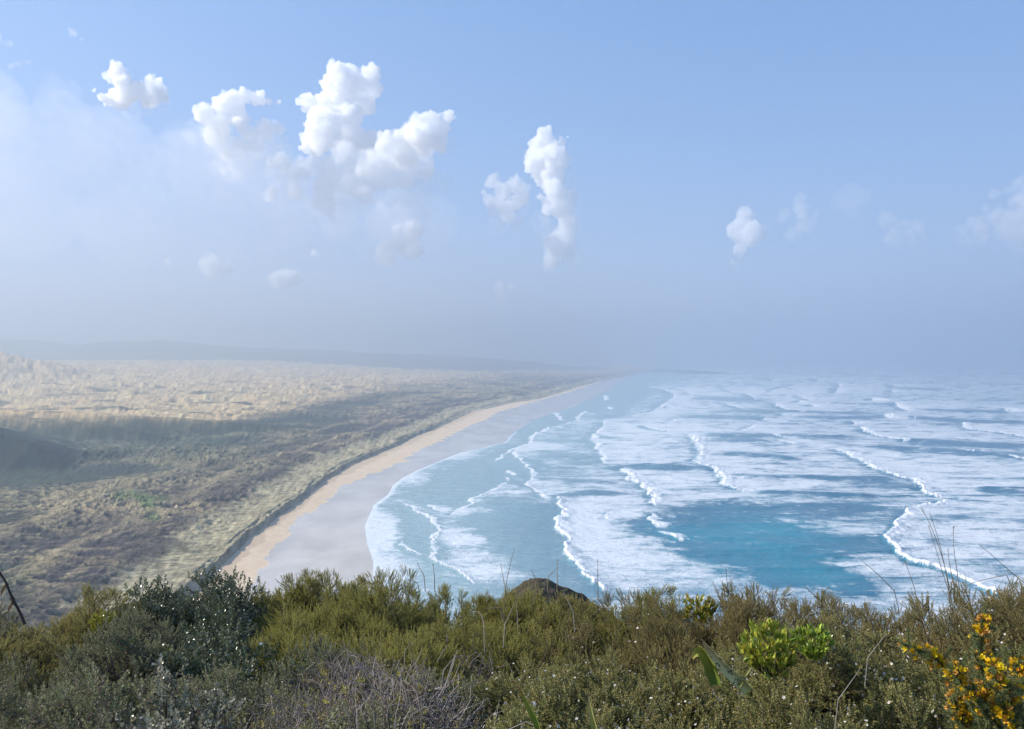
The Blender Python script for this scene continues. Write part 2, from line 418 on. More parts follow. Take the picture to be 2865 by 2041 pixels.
# (line of the breaking front, width of white water, reach of the foam behind it, strength)
CRESTS = [
 (r2([(480,940),(520,960),(555,990),(590,1015),(625,1045),(655,1065),(645,1095),(615,1140),(605,1190),(640,1245),(680,1275),(740,1310),(785,1340),(850,1385)]), 4, 120, .8, .5),
 (r2([(600,945),(640,970),(680,980)]), 3.5, 60, .5, .35),
 (r2([(435,1155),(460,1180),(500,1200),(540,1222)]), 3, 60, .4, .3),
 (r2([(1050,745),(1065,760),(1080,772)]), 3.5, 50, .5, .4),
 (r2([(1045,785),(1040,810),(1000,840),(950,865),(900,885),(850,910),(800,955),(735,995)]), 2.5, 130, .75, .35),
 (r2([(1490,415),(1460,430),(1440,465),(1350,490),(1290,500),(1220,530),(1185,555),(1190,575),(1160,600),(1120,615),(1085,640),(1090,655),(1115,680),(1130,700),(1160,725),(1205,760),(1175,800),(1150,825),(1190,850),(1240,885),(1275,907)]), 3.2, 210, .85, .5),
 (r2([(1120,610),(1060,630),(1030,660),(990,690)]), 2.2, 60, .6, .3),
 (r2([(1345,908),(1330,940),(1350,975),(1365,1003),(1320,1025),(1335,1060),(1360,1100),(1385,1150),(1365,1210),(1400,1250),(1440,1290),(1480,1330),(1530,1370),(1590,1430)]), 8, 210, .95, 1.1),
 (r2([(1650,975),(1605,1000),(1622,1027)]), 5, 60, .6, .4),
 (r2([(1320,375),(1295,395),(1320,425),(1360,455)]), 2.4, 90, .6, .35),
 (r2([(1610,470),(1600,490),(1570,520),(1520,570),(1560,600),(1565,630),(1595,655),(1600,702)]), 5, 230, .9, .7),
 (r2([(1700,743),(1735,770),(1745,800),(1810,820),(1850,860),(1870,900),(1890,945)]), 9, 260, .95, 1.2),
 (r2([(1850,1005),(1880,1040),(1910,1065)]), 8, 60, .5, .8),
 (r2([(1945,1098),(1985,1110),(2030,1146)]), 6, 50, .35, .8),
 (r2([(1840,495),(1890,510),(1960,525)]), 4, 120, .7, .5),
 (r2([(1600,320),(1610,345)]), 3, 90, .6, .35),
 (r2([(1860,270),(1930,282),(1995,305)]), 3, 150, .7, .4),
 (r2([(1625,385),(1640,395)]), 3, 60, .6, .3),
 (r2([(1990,290),(2000,330),(1940,370),(1890,410),(1770,425)]), 2.4, 120, .7, .35),
 (r3([(270,548),(290,590),(310,620),(325,660),(295,697),(350,715),(400,745),(450,790),(440,832),(500,850),(556,860)]), 10, 330, .95, 1.4),
 (r3([(1095,630),(1150,650),(1200,680),(1260,702),(1290,720),(1320,740),(1400,765),(1450,785),(1530,797),(1560,830),(1580,870),(1640,890),(1700,908),(1800,913)]), 9, 420, .95, 1.3),
 (r3([(1720,925),(1600,950),(1490,980),(1460,1030),(1430,1070),(1400,1110),(1385,1150),(1430,1190),(1470,1240),(1530,1280),(1640,1303),(1740,1340),(1800,1370),(1900,1420),(2040,1475)]), 11, 420, 1.0, 1.4),
 (r3([(1240,500),(1245,520),(1290,532),(1340,550),(1420,565),(1480,577)]), 8, 260, .9, 1.2),
 (r3([(1815,480),(1820,500),(1850,512),(1930,520),(2000,527),(2080,540),(2200,560)]), 8, 300, .95, 1.3),
 (r3([(1800,630),(1850,640),(1935,645)]), 5, 60, .5, 1.0),
 (r3([(2070,663),(2120,675),(2200,690)]), 5, 60, .5, 1.0),
 (r3([(1185,465),(1190,480)]), 14, 120, .8, 1.0),
 (r3([(1370,425),(1372,440),(1395,448)]), 18, 160, .9, 1.3),
 (r3([(1430,365),(1440,380),(1480,398),(1500,405)]), 12, 160, .9, 1.3),
 (r3([(2058,395),(2060,412)]), 20, 120, .8, 1.5),
 (r3([(1300,338),(1302,350)]), 15, 120, .8, 1.2),
 (r3([(1415,290),(1417,300)]), 12, 90, .7, 1.0),
 (r3([(1420,262),(1422,268)]), 10, 90, .7, 1.0),
 (r3([(1110,252),(1115,270),(1092,302)]), 8, 90, .7, 1.0),
 (r3([(752,365),(760,378),(800,395),(850,405),(890,412)]), 6, 150, .8, .9),
 (r3([(795,425),(800,436)]), 16, 100, .8, .9),
 (r3([(890,322),(900,332),(945,345)]), 6, 90, .7, .8), (r3([(885,350),(890,362)]), 8, 90, .7, .8),
 (r3([(955,372),(960,382)]), 12, 90, .7, .8),
 (r3([(685,452),(690,463),(720,466)]), 5, 90, .7, .8),
 (r3([(635,486),(600,505),(565,518)]), 6, 90, .8, .8),
 (r3([(738,545),(760,555),(800,562)]), 6, 70, .7, .9), (r3([(770,575),(800,583),(850,592)]), 6, 70, .7, .9),
 (r3([(455,283),(520,300),(590,310),(640,340)]), 4, 150, .8, .7),
 (r3([(468,363),(500,378),(540,386)]), 4, 70, .6, .6),
 (r3([(205,282),(250,292),(272,312)]), 4, 100, .8, .6), (r3([(140,365),(105,372),(140,384)]), 4, 90, .7, .5),
 (r3([(8,494),(60,512),(140,526)]), 4, 120, .8, .6),
 (r3([(200,452),(150,466)]), 4, 90, .7, .5),
 (r3([(860,262),(745,287),(722,304)]), 4, 110, .8, .7),
 (r3([(510,240),(540,246)]), 3, 80, .7, .5), (r3([(1000,225),(985,235)]), 3, 80, .7, .6), (r3([(740,225),(730,234)]), 3, 80, .7, .6),
]
# unbroken wave faces: dark, foam free (line, half width in rows, strength)
FACES = [
 (r3([(380,648),(500,650),(700,668),(890,684)]), 9, 1.0), (r3([(510,780),(700,792),(1000,795),(1420,803)]), 7, 1.0),
 (r3([(620,880),(900,884),(1300,905)]), 7, .9), (r3([(330,545),(700,552),(1200,562)]), 8, .95), (r3([(390,570),(560,575),(720,590)]), 14, .9),
 (r3([(1440,575),(1700,590),(2200,612)]), 13, 1.0), (r3([(1300,610),(1700,640),(2200,665)]), 14, .9),
 (r3([(880,440),(1100,445),(1340,445)]), 5, .8), (r3([(1500,440),(1800,465),(2200,475)]), 6, .9),
 (r3([(1880,862),(2000,866),(2200,882)]), 12, 1.0), (r3([(1400,275),(1700,285)]), 3, .6), (r3([(1560,400),(2060,412)]), 3.5, .8),
 (r3([(0,742),(200,738),(380,745)]), 6, .9), (r3([(450,1040),(1300,1040)]), 0.5, .0), (r3([(760,410),(1300,420)]), 4, .7),
 (r3([(200,440),(420,440),(700,450)]), 8, .9), (r3([(290,330),(480,340),(700,345)]), 8, .9), (r3([(480,400),(650,410),(760,415)]), 10, .6),
 (r2([(1000,690),(1130,695),(1230,705)]), 5, .8), (r2([(1275,905),(1500,890),(1750,885)]), 6, .9), (r2([(1400,885),(1620,885)]), 3, .7),
 (r2([(1600,735),(1800,735),(2030,745)]), 7, .9), (r2([(1270,575),(1420,580),(1540,585)]), 4, .8), (r2([(1200,640),(1330,640)]), 4, .6),
 (r2([(1240,665),(1350,668)]), 3, .7), (r2([(1540,555),(1650,565),(1760,570)]), 5, .8), (r2([(1200,455),(1300,470)]), 5, .8),
 (r2([(1500,440),(1600,440),(1720,430)]), 6, .9), (r2([(1700,470),(1830,478)]), 5, .7),
 (r2([(1210,800),(1500,812),(1720,820)]), 3, .5), (r2([(900,915),(1050,920),(1200,925)]), 3, .6), (r2([(850,950),(1000,960),(1320,955)]), 7, .9),
]
# broad foam free pools: centre, half axes, tilt, strength
POOLS = [
 (r3([(640,1130)])[0], 235, 34, 5, 1.0), (r3([(360,1000)])[0], 120, 26, 0, .95), (r3([(850,980)])[0], 175, 20, 0, .8), (r3([(880,1310)])[0], 130, 38, 18, 1.0),
 (r3([(560,1230)])[0], 150, 36, 14, .95), (r3([(1120,1370)])[0], 70, 26, 12, .9), (r3([(250,1110)])[0], 90, 30, 10, .9), (r3([(1380,830)])[0], 60, 10, 6, .8),
 (r2([(1180,1120)])[0], 85, 62, 20, 1.0), (r2([(1080,1050)])[0], 100, 24, 0, .9), (r2([(1420,1400)])[0], 120, 26, 20, .7), (r2([(1000,1100)])[0], 60, 22, 10, .8),
 (r2([(790,830)])[0], 110, 34, -8, 1.0), (r2([(950,760)])[0], 90, 22, -6, 1.0), (r2([(640,880)])[0], 55, 16, -10, .8), (r2([(450,1010)])[0], 60, 24, 30, .75), (r2([(560,1130)])[0], 45, 36, 35, .8),
 (r2([(1010,720)])[0], 70, 12, -4, .9), (r2([(1430,680)])[0], 60, 12, 0, .9), (r2([(1440,790)])[0], 90, 12, 3, .6), (r2([(1380,850)])[0], 60, 10, 3, .6), (r2([(590,1210)])[0], 60, 22, 25, .8),
 (r2([(1100,470)])[0], 60, 18, -12, .9), (r2([(1350,440)])[0], 40, 16, -12, .8), (r2([(1470,370)])[0], 45, 16, -10, .8), (r2([(1700,330)])[0], 50, 16, -8, .8), (r2([(870,1230)])[0], 0.1, .1, 0, 0),
 (r2([(1620,400)])[0], 60, 12, -5, .8), (r2([(1690,260)])[0], 40, 10, -5, .7),
]
# sheets of lacy foam that drift in the shallows
PATCHES = [(r2([(560, 800)])[0], 40, 18, .9), (r2([(350, 1090)])[0], 34, 42, .9), (r2([(800, 1130)])[0], 62, 30, 1.0), (r2([(1010, 860)])[0], 72, 15, .8), (r2([(1500, 850)])[0], 80, 14, .5),
 (r2([(930, 1260)])[0], 80, 26, .7), (r2([(1500, 1080)])[0], 60, 40, .8), (r2([(1680, 1250)])[0], 80, 44, .6), (r2([(760, 660)])[0], 60, 9, .6), (r2([(1250, 610)])[0], 50, 10, .7), (r2([(1330, 690)])[0], 40, 8, .6),
 (r2([(700, 985)])[0], 40, 14, .6), (r2([(1000, 1340)])[0], 90, 20, .6), (r2([(1180, 480)])[0], 40, 7, .5)]
def build_sea():
    Y = rows(5.2, 400.0, 640)
    wx = water_X(Y) - 3.0
    wx = wx + 2.2 * np.abs(fbm(Y / 18, Y * 0 + .4, 111, 3)) * np.clip(Y / 500, .7, 1.5)
    rv = 0.70 * Y
    rv = np.maximum(rv, wx + 60)
    far = np.maximum(1.15 * Y, rv + 60)
    X = np.concatenate([wx[:, None] + (rv - wx)[:, None] * np.linspace(0, 1, 960)[None],
                        rv[:, None] + (far - rv)[:, None] * (np.arange(1, 71) / 70.0)[None]], 1)
    YY = np.repeat(Y[:, None], X.shape[1], 1)
    u, v = to_uv(X, YY)
    off = X - wx[:, None]
    # ragged lines: shift the survey coordinates by noise made in metres on the water
    s = np.clip(500 / YY, .15, 1.6)
    wob = fbm(X / 16, YY / 22, 121, 4); wob2 = fbm(X / 5.5, YY / 8, 122, 4); wob3 = fbm(X / 2.2, YY / 4, 129, 3)
    uu = u + (17 * wob + 9 * wob2 + 4 * wob3) * s ** .8
    vv = v + (3.0 * fbm(X / 30, YY / 30, 123, 3)) * s
    broad = sstep(0, 170, u - np.interp(v, [830, 905, 1000, 1080, 1171, 1255], [1440, 1310, 1220, 1120, 1100, 1150]))
    st = fbm(X / 95, YY / 42, 124, 5)                       # streets of foam along the wave fronts
    st2 = fbm(X / 26, YY / 17, 125, 4)
    foam = .17 + .36 * broad + (.30 * st + .30 * st2) * (.45 + .55 * broad)
    Z = .05 + .22 * fbm(X / 26, YY / 19, 126, 3) * sstep(0, 60, off) + .55 * fbm(X / 75, YY / 48, 127, 2) * sstep(40, 220, off)
    for sd_, lx, ly, amp in ((151, 190, 36, 1.0), (152, 120, 22, .6)):       # low unbroken swells that the foam parts over
        q = fbm(X / lx, YY / ly, sd_, 2)
        sw = np.clip(1 - np.abs(q) * 13, 0, 1) * sstep(60, 200, off) * sstep(-.2, .25, fbm(X / 240, YY / 90, sd_ + 5, 2))
        foam = foam - .5 * amp * sw; Z = Z + 1.1 * amp * sw
    crest = np.zeros_like(X); turq = np.zeros_like(X)
    for (cu, cv), ru, rvv, tilt, k in POOLS:
        if k == 0: continue
        a = R(tilt); c, sn = math.cos(a), math.sin(a)
        du = u + 40 * st * s - cu; dv = (v + 12 * st2 * s - cv)
        e = ((c * du + sn * dv) / ru) ** 2 + ((-sn * du + c * dv) / rvv) ** 2
        foam = foam - (.54 + .35 * st2) * k * sstep(2.5, .2, e + 1.5 * st2 + 1.0 * wob2 + .8 * st) * (.55 + .45 * np.clip(foam + .4, 0, 1))
    for pts, hw, k in FACES:
        if k == 0: continue
        p = np.array(pts); vl = np.interp(u, p[:, 0], p[:, 1])
        ends = sstep(p[0, 0] - 25, p[0, 0] + 35, uu) * sstep(p[-1, 0] + 25, p[-1, 0] - 35, uu)
        hw_ = hw * (.7 + .9 * np.clip(st + .3, 0, 1))
        d = (v - vl + 3 * st * s) / (hw_ * .39 + 1.2)
        g = np.exp(-d * d) * ends
        foam = foam - .75 * k * g
        Yc = F * EYE / (vl - HV)                             # a real ridge of water behind each dark face
        wv_ = 9 + Yc * .006
        Z = Z + 2.1 * k * ends * np.exp(-((YY - Yc - 6) / wv_) ** 2) * (.8 + .4 * st2)
    for pts, w, reach, k, h in CRESTS:
        w = w * 1.35
        p = np.array(pts); p = p[np.argsort(p[:, 1], kind='stable')]
        v0, v1 = p[0, 1], p[-1, 1]
        ul = np.interp(vv, p[:, 1], p[:, 0])
        endw = max(1.0, min(5.0, .18 * (v1 - v0)))
        ends = sstep(v0 - endw - .4, v0 + endw * .6, vv) * sstep(v1 + endw + .4, v1 - endw * .6, vv)
        if pts is CRESTS[21][0]: ends = sstep(v0 - 3, v0 + 4, vv)
        du = uu - ul
        wl = w * (.45 + 1.5 * np.clip(.5 * wob2 + .9 * fbm(v / 9, u * 0 + w, 131, 2) + .35, 0, 1.3))
        c = sstep(-1.4, .8, du) * sstep(2.2 * wl, .8 * wl, du) * ends
        spill = sstep(-.5, 1.5, du) * sstep(5.5 * w, 1.0 * w, du) * ends * sstep(.02, .45, wob2 + .5 * wob3 + .35 * st2)
        c = c * (.35 + .65 * sstep(-.42, -.05, fbm(v / 14, u / 40 + w, 133, 3)))
        c = np.maximum(c, .85 * spill)
        crest = np.maximum(crest, c)
        lift = sstep(-.5 * w - 1, w * .5, du) * np.exp(-np.clip(du - w * .5, 0, None) / (1.6 * w + 3)) * ends
        Z = Z + 1.5 * h * lift * (.7 + .9 * wob2 + .3 * wob3)
        vs_ = sstep(v0 - 10, v0 + 6, v) * sstep(v1 + 8, v1 - 6, v)
        behind = sstep(-1, 6, du) * np.exp(-np.clip(du, 0, None) / reach) * vs_
        foam = foam + .50 * k * behind * (.75 + .8 * st2)
        front = np.exp(-((du + 9) / 12) ** 2) * (du < 2) * ends
        foam = foam - .35 * front
        turq = np.maximum(turq, .5 * np.exp(-np.clip(-du, 0, None) / 5) * (du < 0) * ends)
    # swash at the edge of the wet sand
    for (cu, cv), ru, rvv, k in PATCHES:
        e = ((u + 30 * st * s - cu) / ru) ** 2 + ((v + 9 * st2 * s - cv) / rvv) ** 2
        foam = foam + .5 * k * sstep(1.5, .2, e + .9 * st2 + .6 * wob2)
    foam = foam + .75 * sstep(1000, 1090, v) * np.exp(-(off / 3.0) ** 2) + .35 * np.exp(-(off / 2.0) ** 2) + .45 * np.exp(-off / 14) * sstep(930, 1010, v)
    foam = foam + .35 * np.exp(-((u - 860) / 50) ** 2) * sstep(1100, 1160, v)
    foam = np.clip(foam, 0, 1.2)
    foam = np.maximum(foam, crest * 1.6)
    shore = sstep(700, 60, u - np.interp(v, [830, 905, 986, 1048, 1102, 1171, 1255], [1440, 1290, 1135, 935, 880, 830, 850]))
    big = np.exp(-(((u - 1690) / 250) ** 2 + ((v - 1215) / 75) ** 2)) + .7 * np.exp(-(((u - 1850) / 110) ** 2 + ((v - 1290) / 40) ** 2))
    m = mesh_np("sea", np.stack([X, YY, Z], -1).reshape(-1, 3), grid_faces(*X.shape), True)
    set_float(m, "foam", foam); set_float(m, "shore", shore); set_float(m, "turquoise", np.clip(big + turq, 0, 1)); set_float(m, "crest", crest)
    t = NT("sea_water")
    f = t.attr("foam")
    n0 = t.noise(.075, 4, .62, stretch=(.38, 1.1, 1)); n1 = t.noise(.26, 4, .68, stretch=(.55, 1.0, 1)); n2 = t.noise(1.1, 3, .65)
    lace = t.math('ADD', t.math('ADD', t.math('MULTIPLY', n0, .34), t.math('MULTIPLY', n1, .46)), t.math('MULTIPLY', n2, .20))
    amt = t.math('ADD', f, t.math('MULTIPLY', t.math('SUBTRACT', lace, .5), 3.5))
    sheet = t.maprange(amt, .08, .98)
    cr = t.attr("crest")
    mask = t.math('MAXIMUM', t.math('MULTIPLY', sheet, .74), cr)
    deep = t.mix(t.attr("turquoise"), (.030, .165, .255), (.022, .290, .375))
    deep = t.mix(t.maprange(t.noise(.012, 3, .5), .35, .65, 0, .5), deep, (.028, .115, .20))
    wc = t.mix(t.attr("shore"), deep, (.340, .490, .510))
    wc = t.mix(t.math('MULTIPLY', t.maprange(f, .1, .6), .35), wc, (.36, .54, .60))
    t.l(t.mix(mask, wc, (.88, .88, .88)), t.b.inputs['Base Color'])
    t.l(t.maprange(mask, 0, 1, .12, .9), t.b.inputs['Roughness'])
    t.b.inputs['IOR'].default_value = 1.333
    t.l(t.maprange(mask, 0, 1, .5, .1), t.b.inputs['Specular IOR Level'])
    ch = t.noise(.55, 5, .62, stretch=(.6, 1.25, 1)); c2 = t.noise(.11, 3, .5, stretch=(.6, 1.2, 1))
    hgt = t.math('ADD', t.math('ADD', t.math('MULTIPLY', ch, .5), c2), t.math('ADD', t.math('MULTIPLY', mask, .35), t.math('MULTIPLY', n1, .8)))
    t.bump(hgt, 1.1, 1.0)
    o = put("sea", m, t.m); o['kind'] = 'structure'
build_sea()

# ------------------------------------------------------------------ far hills behind the dunes
def build_hills():
    su = np.array([-1400, -700, -300, 0, 60, 110, 160, 200, 235, 270, 310, 350, 395, 430, 470, 520, 600, 680, 800, 900, 1000, 1100, 1200, 1300, 1400, 1500])
    sv = np.array([752, 748, 757, 755, 757, 762, 767, 770, 764, 760, 759, 758.5, 761, 763, 768, 773, 776, 778, 785, 789, 793, 799, 808, 818, 822, 822])
    d0 = 5600.0
    X = np.linspace((-1400 - HU) / F * d0, (1500 - HU) / F * d0, 420)
    top = EYE + (HV - np.interp(HU + F * X / d0, su, sv)) / F * d0
    V = []
    prof = [(-1500, 0), (-1150, .22), (-800, .50), (-500, .74), (-250, .92), (0, 1.0), (300, .93), (700, .7), (1100, .3), (1400, 0)]
    for dy, h in prof:
        z = top * h + 14 * fbm(X / 260, X * 0 + dy / 260, 141, 4) * (h > 0)
        V.append(np.stack([X, np.full_like(X, d0 + dy), z], 1))
    m = mesh_np("hills", np.concatenate(V), grid_faces(len(prof), len(X)), True)
    t = NT("hill_forest")
    t.l(t.mix(t.maprange(t.noise(.01, 4), .4, .6), (.035, .05, .035), (.06, .065, .045)), t.b.inputs['Base Color'])
    t.b.inputs['Roughness'].default_value = 1.0
    o = put("hills", m, t.m); o['kind'] = 'structure'
build_hills()
# ------------------------------------------------------------------ clouds: billowed bodies of real scattering volume
def r7(p): return [(159 + x * .5235, 79.6 + y * .5235, r * .5235) for x, y, r in p]
CLOUDS = [
 ("broad milky veil of cloud spread over the land below the small bright puff", 'cloud_haze', 9300, 0, r7([(-250,520,230),(0,480,200),(200,520,200),(420,540,190),(620,600,190),(850,640,180),(-100,760,230),(200,780,220),(520,800,210),(820,820,200),(1080,830,170),(1300,820,160),(-350,300,170),(1500,760,140)])),
 ("small bright puff of cumulus high on the left, apart from the tall towers", 'cloud_dense', 7600, 0, r7([(205,150,32),(165,180,22),(215,195,38),(180,262,38),(240,270,40),(290,245,38),(350,215,40),(385,248,33),(330,272,36),(245,225,34),(102,234,10),(150,292,12),(128,262,14),(410,280,20),(205,300,18)])),
 ("ragged cumulus with a bright crest just left of the tallest cloud tower", 'cloud_dense', 8000, 0, r7([(570,340,42),(532,328,16),(516,320,8),(640,300,38),(700,285,42),(750,268,32),(800,270,30),(842,278,14),(885,286,7),(705,340,45),(740,385,30),(620,380,45),(825,370,18)])),
 ("low ragged puffs hanging under the bright crest left of the tallest tower", 'cloud_mid', 8000, 0, r7([(620,430,50),(760,420,36),(800,412,40),(850,402,38),(895,408,26),(700,470,40),(740,462,26),(780,460,36),(640,572,18),(700,570,25),(720,585,18),(660,500,36)])),
 ("tallest cumulus tower with a round double head and billowing white flanks", 'cloud_dense', 8400, 0, r7([(1140,175,42),(1185,158,36),(1115,220,42),(1180,225,62),(1240,175,26),(1285,195,42),(1290,225,34),(1150,270,62),(1235,280,55),(1085,292,42),(1030,298,32),(978,290,16),(962,278,8),(1000,320,16),(1055,345,45),(1120,360,70),(1190,360,60),(1040,455,52),(1100,440,75),(1180,440,75),(1015,425,8),(1000,480,24),(1250,460,55),(1320,455,44)])),
 ("broken white lower billows beneath the tallest cumulus tower", 'cloud_mid', 7800, 0, r7([(1480,470,60),(1420,540,62),(1550,440,52),(1500,570,50),(1350,520,66),(1300,580,60),(1180,600,70),(1160,520,70),(1080,560,60),(1250,540,60),(1000,570,45),(955,590,40),(900,540,38),(860,550,20),(1360,560,50),(1440,545,42),(1480,525,22),(1500,480,50),(1270,640,26),(1310,635,30),(1360,632,30),(1420,610,45),(1080,640,52),(1060,690,48),(1100,740,36),(1125,785,16),(1150,800,8),(860,680,34),(960,670,36),(1250,690,40)])),
 ("faint lowest cloud patch under the tallest tower, half lost in haze", 'cloud_thin', 8300, 0, r7([(1440,850,48),(1470,825,38),(1400,885,38),(1440,900,48),(1330,930,45),(1400,830,30)])),
 ("small lumpy cloud to the left of the leaning cloud column", 'cloud_mid', 8600, 0, r7([(1795,622,30),(1780,640,18),(1755,672,14),(1785,700,30),(1835,655,36),(1900,645,40),(1815,740,36),(1855,760,36),(1920,690,32),(1890,720,34)])),
 ("tall leaning cloud column standing alone between the big tower and the sea fog", 'cloud_dense', 8800, 0, r7([(2012,430,36),(1988,468,38),(1975,505,34),(2000,520,46),(1930,520,10),(1965,545,34),(2045,470,40),(2082,450,20),(2110,436,8),(2010,580,44),(2060,540,56),(2045,620,46),(1998,685,16),(2060,680,46),(2030,730,30),(2085,745,44)])),
 ("pale fading foot of the leaning cloud column", 'cloud_thin', 8800, 0, r7([(2100,690,50),(2110,800,42),(2085,850,38),(2115,870,36),(2060,910,46),(2100,930,40),(2040,960,36)])),
 ("little cloud scrap low over the hills, further left of the two", 'cloud_thin', 7600, 0, r7([(600,970,40),(645,990,34),(560,968,24),(610,1010,30),(670,1010,24),(575,1000,22),(590,1030,16)])),
 ("little bright cloud scrap low over the hills, nearer the beach", 'cloud_thin2', 7600, 0, r7([(905,1035,36),(862,1046,22),(945,1035,26),(905,1060,26),(880,1030,24),(985,1042,10),(830,1052,10)])),
 ("dim small cloud low in the haze right above the far end of the beach", 'cloud_thin', 8800, 0, r7([(1820,1075,24),(1828,1105,28),(1870,1075,18),(1845,1125,22),(1810,1130,16)])),
 ("tiny round cloud speck low on the left above the hills", 'cloud_thin', 7600, 0, r7([(410,960,13),(416,972,10)])),
 ("tiny cloud wisp beneath the ragged crest, above the bright scrap", 'cloud_thin', 7600, 0, r7([(1038,926,14),(1055,935,10),(1020,932,8)])),
 ("upright pale cloud over the sea, first to the right of the leaning column", 'cloud_thin', 9200, 0, [(1655,488,18),(1646,520,24),(1662,530,26),(1640,560,16),(1685,524,18),(1634,585,8),(1655,470,9)]),
 ("pale rounded cloud over the sea beside the upright one", 'cloud_faint', 9400, 0, [(1768,468,22),(1750,476,14),(1782,500,24),(1770,520,20),(1740,490,10)]),
 ("pinkish pale cloud patch highest over the sea", 'cloud_veil', 9400, 0, [(1890,438,30),(1870,450,22),(1920,440,22),(1905,465,20)]),
 ("small pale cloud over the sea with two low humps", 'cloud_faint', 9400, 0, [(1965,488,16),(1978,500,20),(2015,505,16),(2050,500,16),(2050,530,24),(2000,530,22)]),
 ("large pale cloud with a hooked top at the edge of the view over the sea", 'cloud_faint', 9000, 0, [(2222,430,12),(2245,428,14),(2268,420,20),(2300,430,36),(2268,452,22),(2190,480,20),(2180,500,16),(2215,510,32),(2255,500,36),(2300,490,50),(2270,535,34)]),
 ("thin cloud wisp high above the small bright puff", 'cloud_faint', 7600, 0, [(160,68,5),(168,76,8),(178,84,7),(186,90,4),(156,80,4)]),
 ("thin cloud wisp in the upper corner of the sky on the land side", 'cloud_faint', 7600, 0, [(4,92,12),(18,96,10),(30,102,5),(-20,95,16)]),
 ("tiny torn cloud scrap under the wisps in the upper corner", 'cloud_faint', 7600, 0, [(30,150,6),(70,142,5),(24,148,4),(48,146,6),(38,149,6),(60,143,6)]),
]
_icobm = bmesh.new(); bmesh.ops.create_icosphere(_icobm, subdivisions=2, radius=1.0)
ICO_V = np.array([v.co[:] for v in _icobm.verts]); ICO_F = np.array([[v.index for v in f.verts] for f in _icobm.faces]); _icobm.free()
def cloud_mat(name, dens, g, lo, hi):
    m = volume_mat(name, dens, (.999, .999, .999), g); m.cycles.homogeneous_volume = False
    t = m.node_tree; v = t.nodes["Principled Volume"]
    geo = t.nodes.new("ShaderNodeNewGeometry"); nz = t.nodes.new("ShaderNodeTexNoise")
    nz.inputs['Scale'].default_value = .0085; nz.inputs['Detail'].default_value = 5; nz.inputs['Roughness'].default_value = .64
    mr = t.nodes.new("ShaderNodeMapRange"); mr.inputs[1].default_value = lo; mr.inputs[2].default_value = hi; mr.inputs[3].default_value = 0; mr.inputs[4].default_value = dens
    t.links.new(geo.outputs['Position'], nz.inputs['Vector']); t.links.new(nz.outputs['Fac'], mr.inputs[0]); t.links.new(mr.outputs[0], v.inputs['Density'])
    m.cycles.volume_step_rate = .35
    return m
CM = {'cloud_dense': cloud_mat('cloud_dense', .040, .5, .33, .56), 'cloud_mid': cloud_mat('cloud_mid', .022, .45, .36, .68),
      'cloud_thin': cloud_mat('cloud_thin', .045, .3, .38, .72), 'cloud_thin2': cloud_mat('cloud_thin2', .08, .3, .36, .66), 'cloud_haze': cloud_mat('cloud_haze', .0011, .3, .30, .85), 'cloud_wisp': cloud_mat('cloud_wisp', .0050, .35, .40, .80), 'cloud_faint': cloud_mat('cloud_faint', .0085, .3, .40, .72), 'cloud_veil': volume_mat('cloud_veil', .0009, (.995, .98, .98), .2)}
# torn lower skirts that belong to a tower: part of the cloud named by its first words
SKIRTS = [("tallest cumulus", 7500, r7([(1330,450,44),(1390,430,36),(1430,425,36),(1460,400,30),(1490,385,44),(1540,364,36),(1600,358,28),(1570,400,40),(1628,350,10),(1500,450,56),(1420,490,56),(1560,450,44)]), 'cloud_dense', 'shoulder', 12),
 ("tallest cumulus", 8300, r7([(1000,640,95),(1110,700,110),(1240,690,110),(1370,660,110),(1480,620,90),(900,600,70),(1580,470,60),(1150,800,80),(1330,790,90),(1450,760,90),(1560,640,70)])),
 ("ragged cumulus", 8000, r7([(640,440,90),(760,470,90),(860,480,80),(560,430,60),(700,560,80),(820,560,70)])),
 ("tall leaning", 8800, r7([(2080,520,55),(2100,620,60),(2110,720,60),(2120,820,60),(2060,880,70),(2130,930,60),(2000,800,45)])),
 ("small lumpy", 8600, r7([(1840,700,60),(1900,730,50),(1820,800,50),(1890,820,50)])),
 ("small bright puff", 7600, r7([(230,300,45),(320,300,50),(390,290,40)]))]
btex = bpy.data.textures.new("billow", 'CLOUDS'); btex.noise_scale = 70; btex.noise_depth = 4
btex2 = bpy.data.textures.new("billow_fine", 'CLOUDS'); btex2.noise_scale = 26; btex2.noise_depth = 3

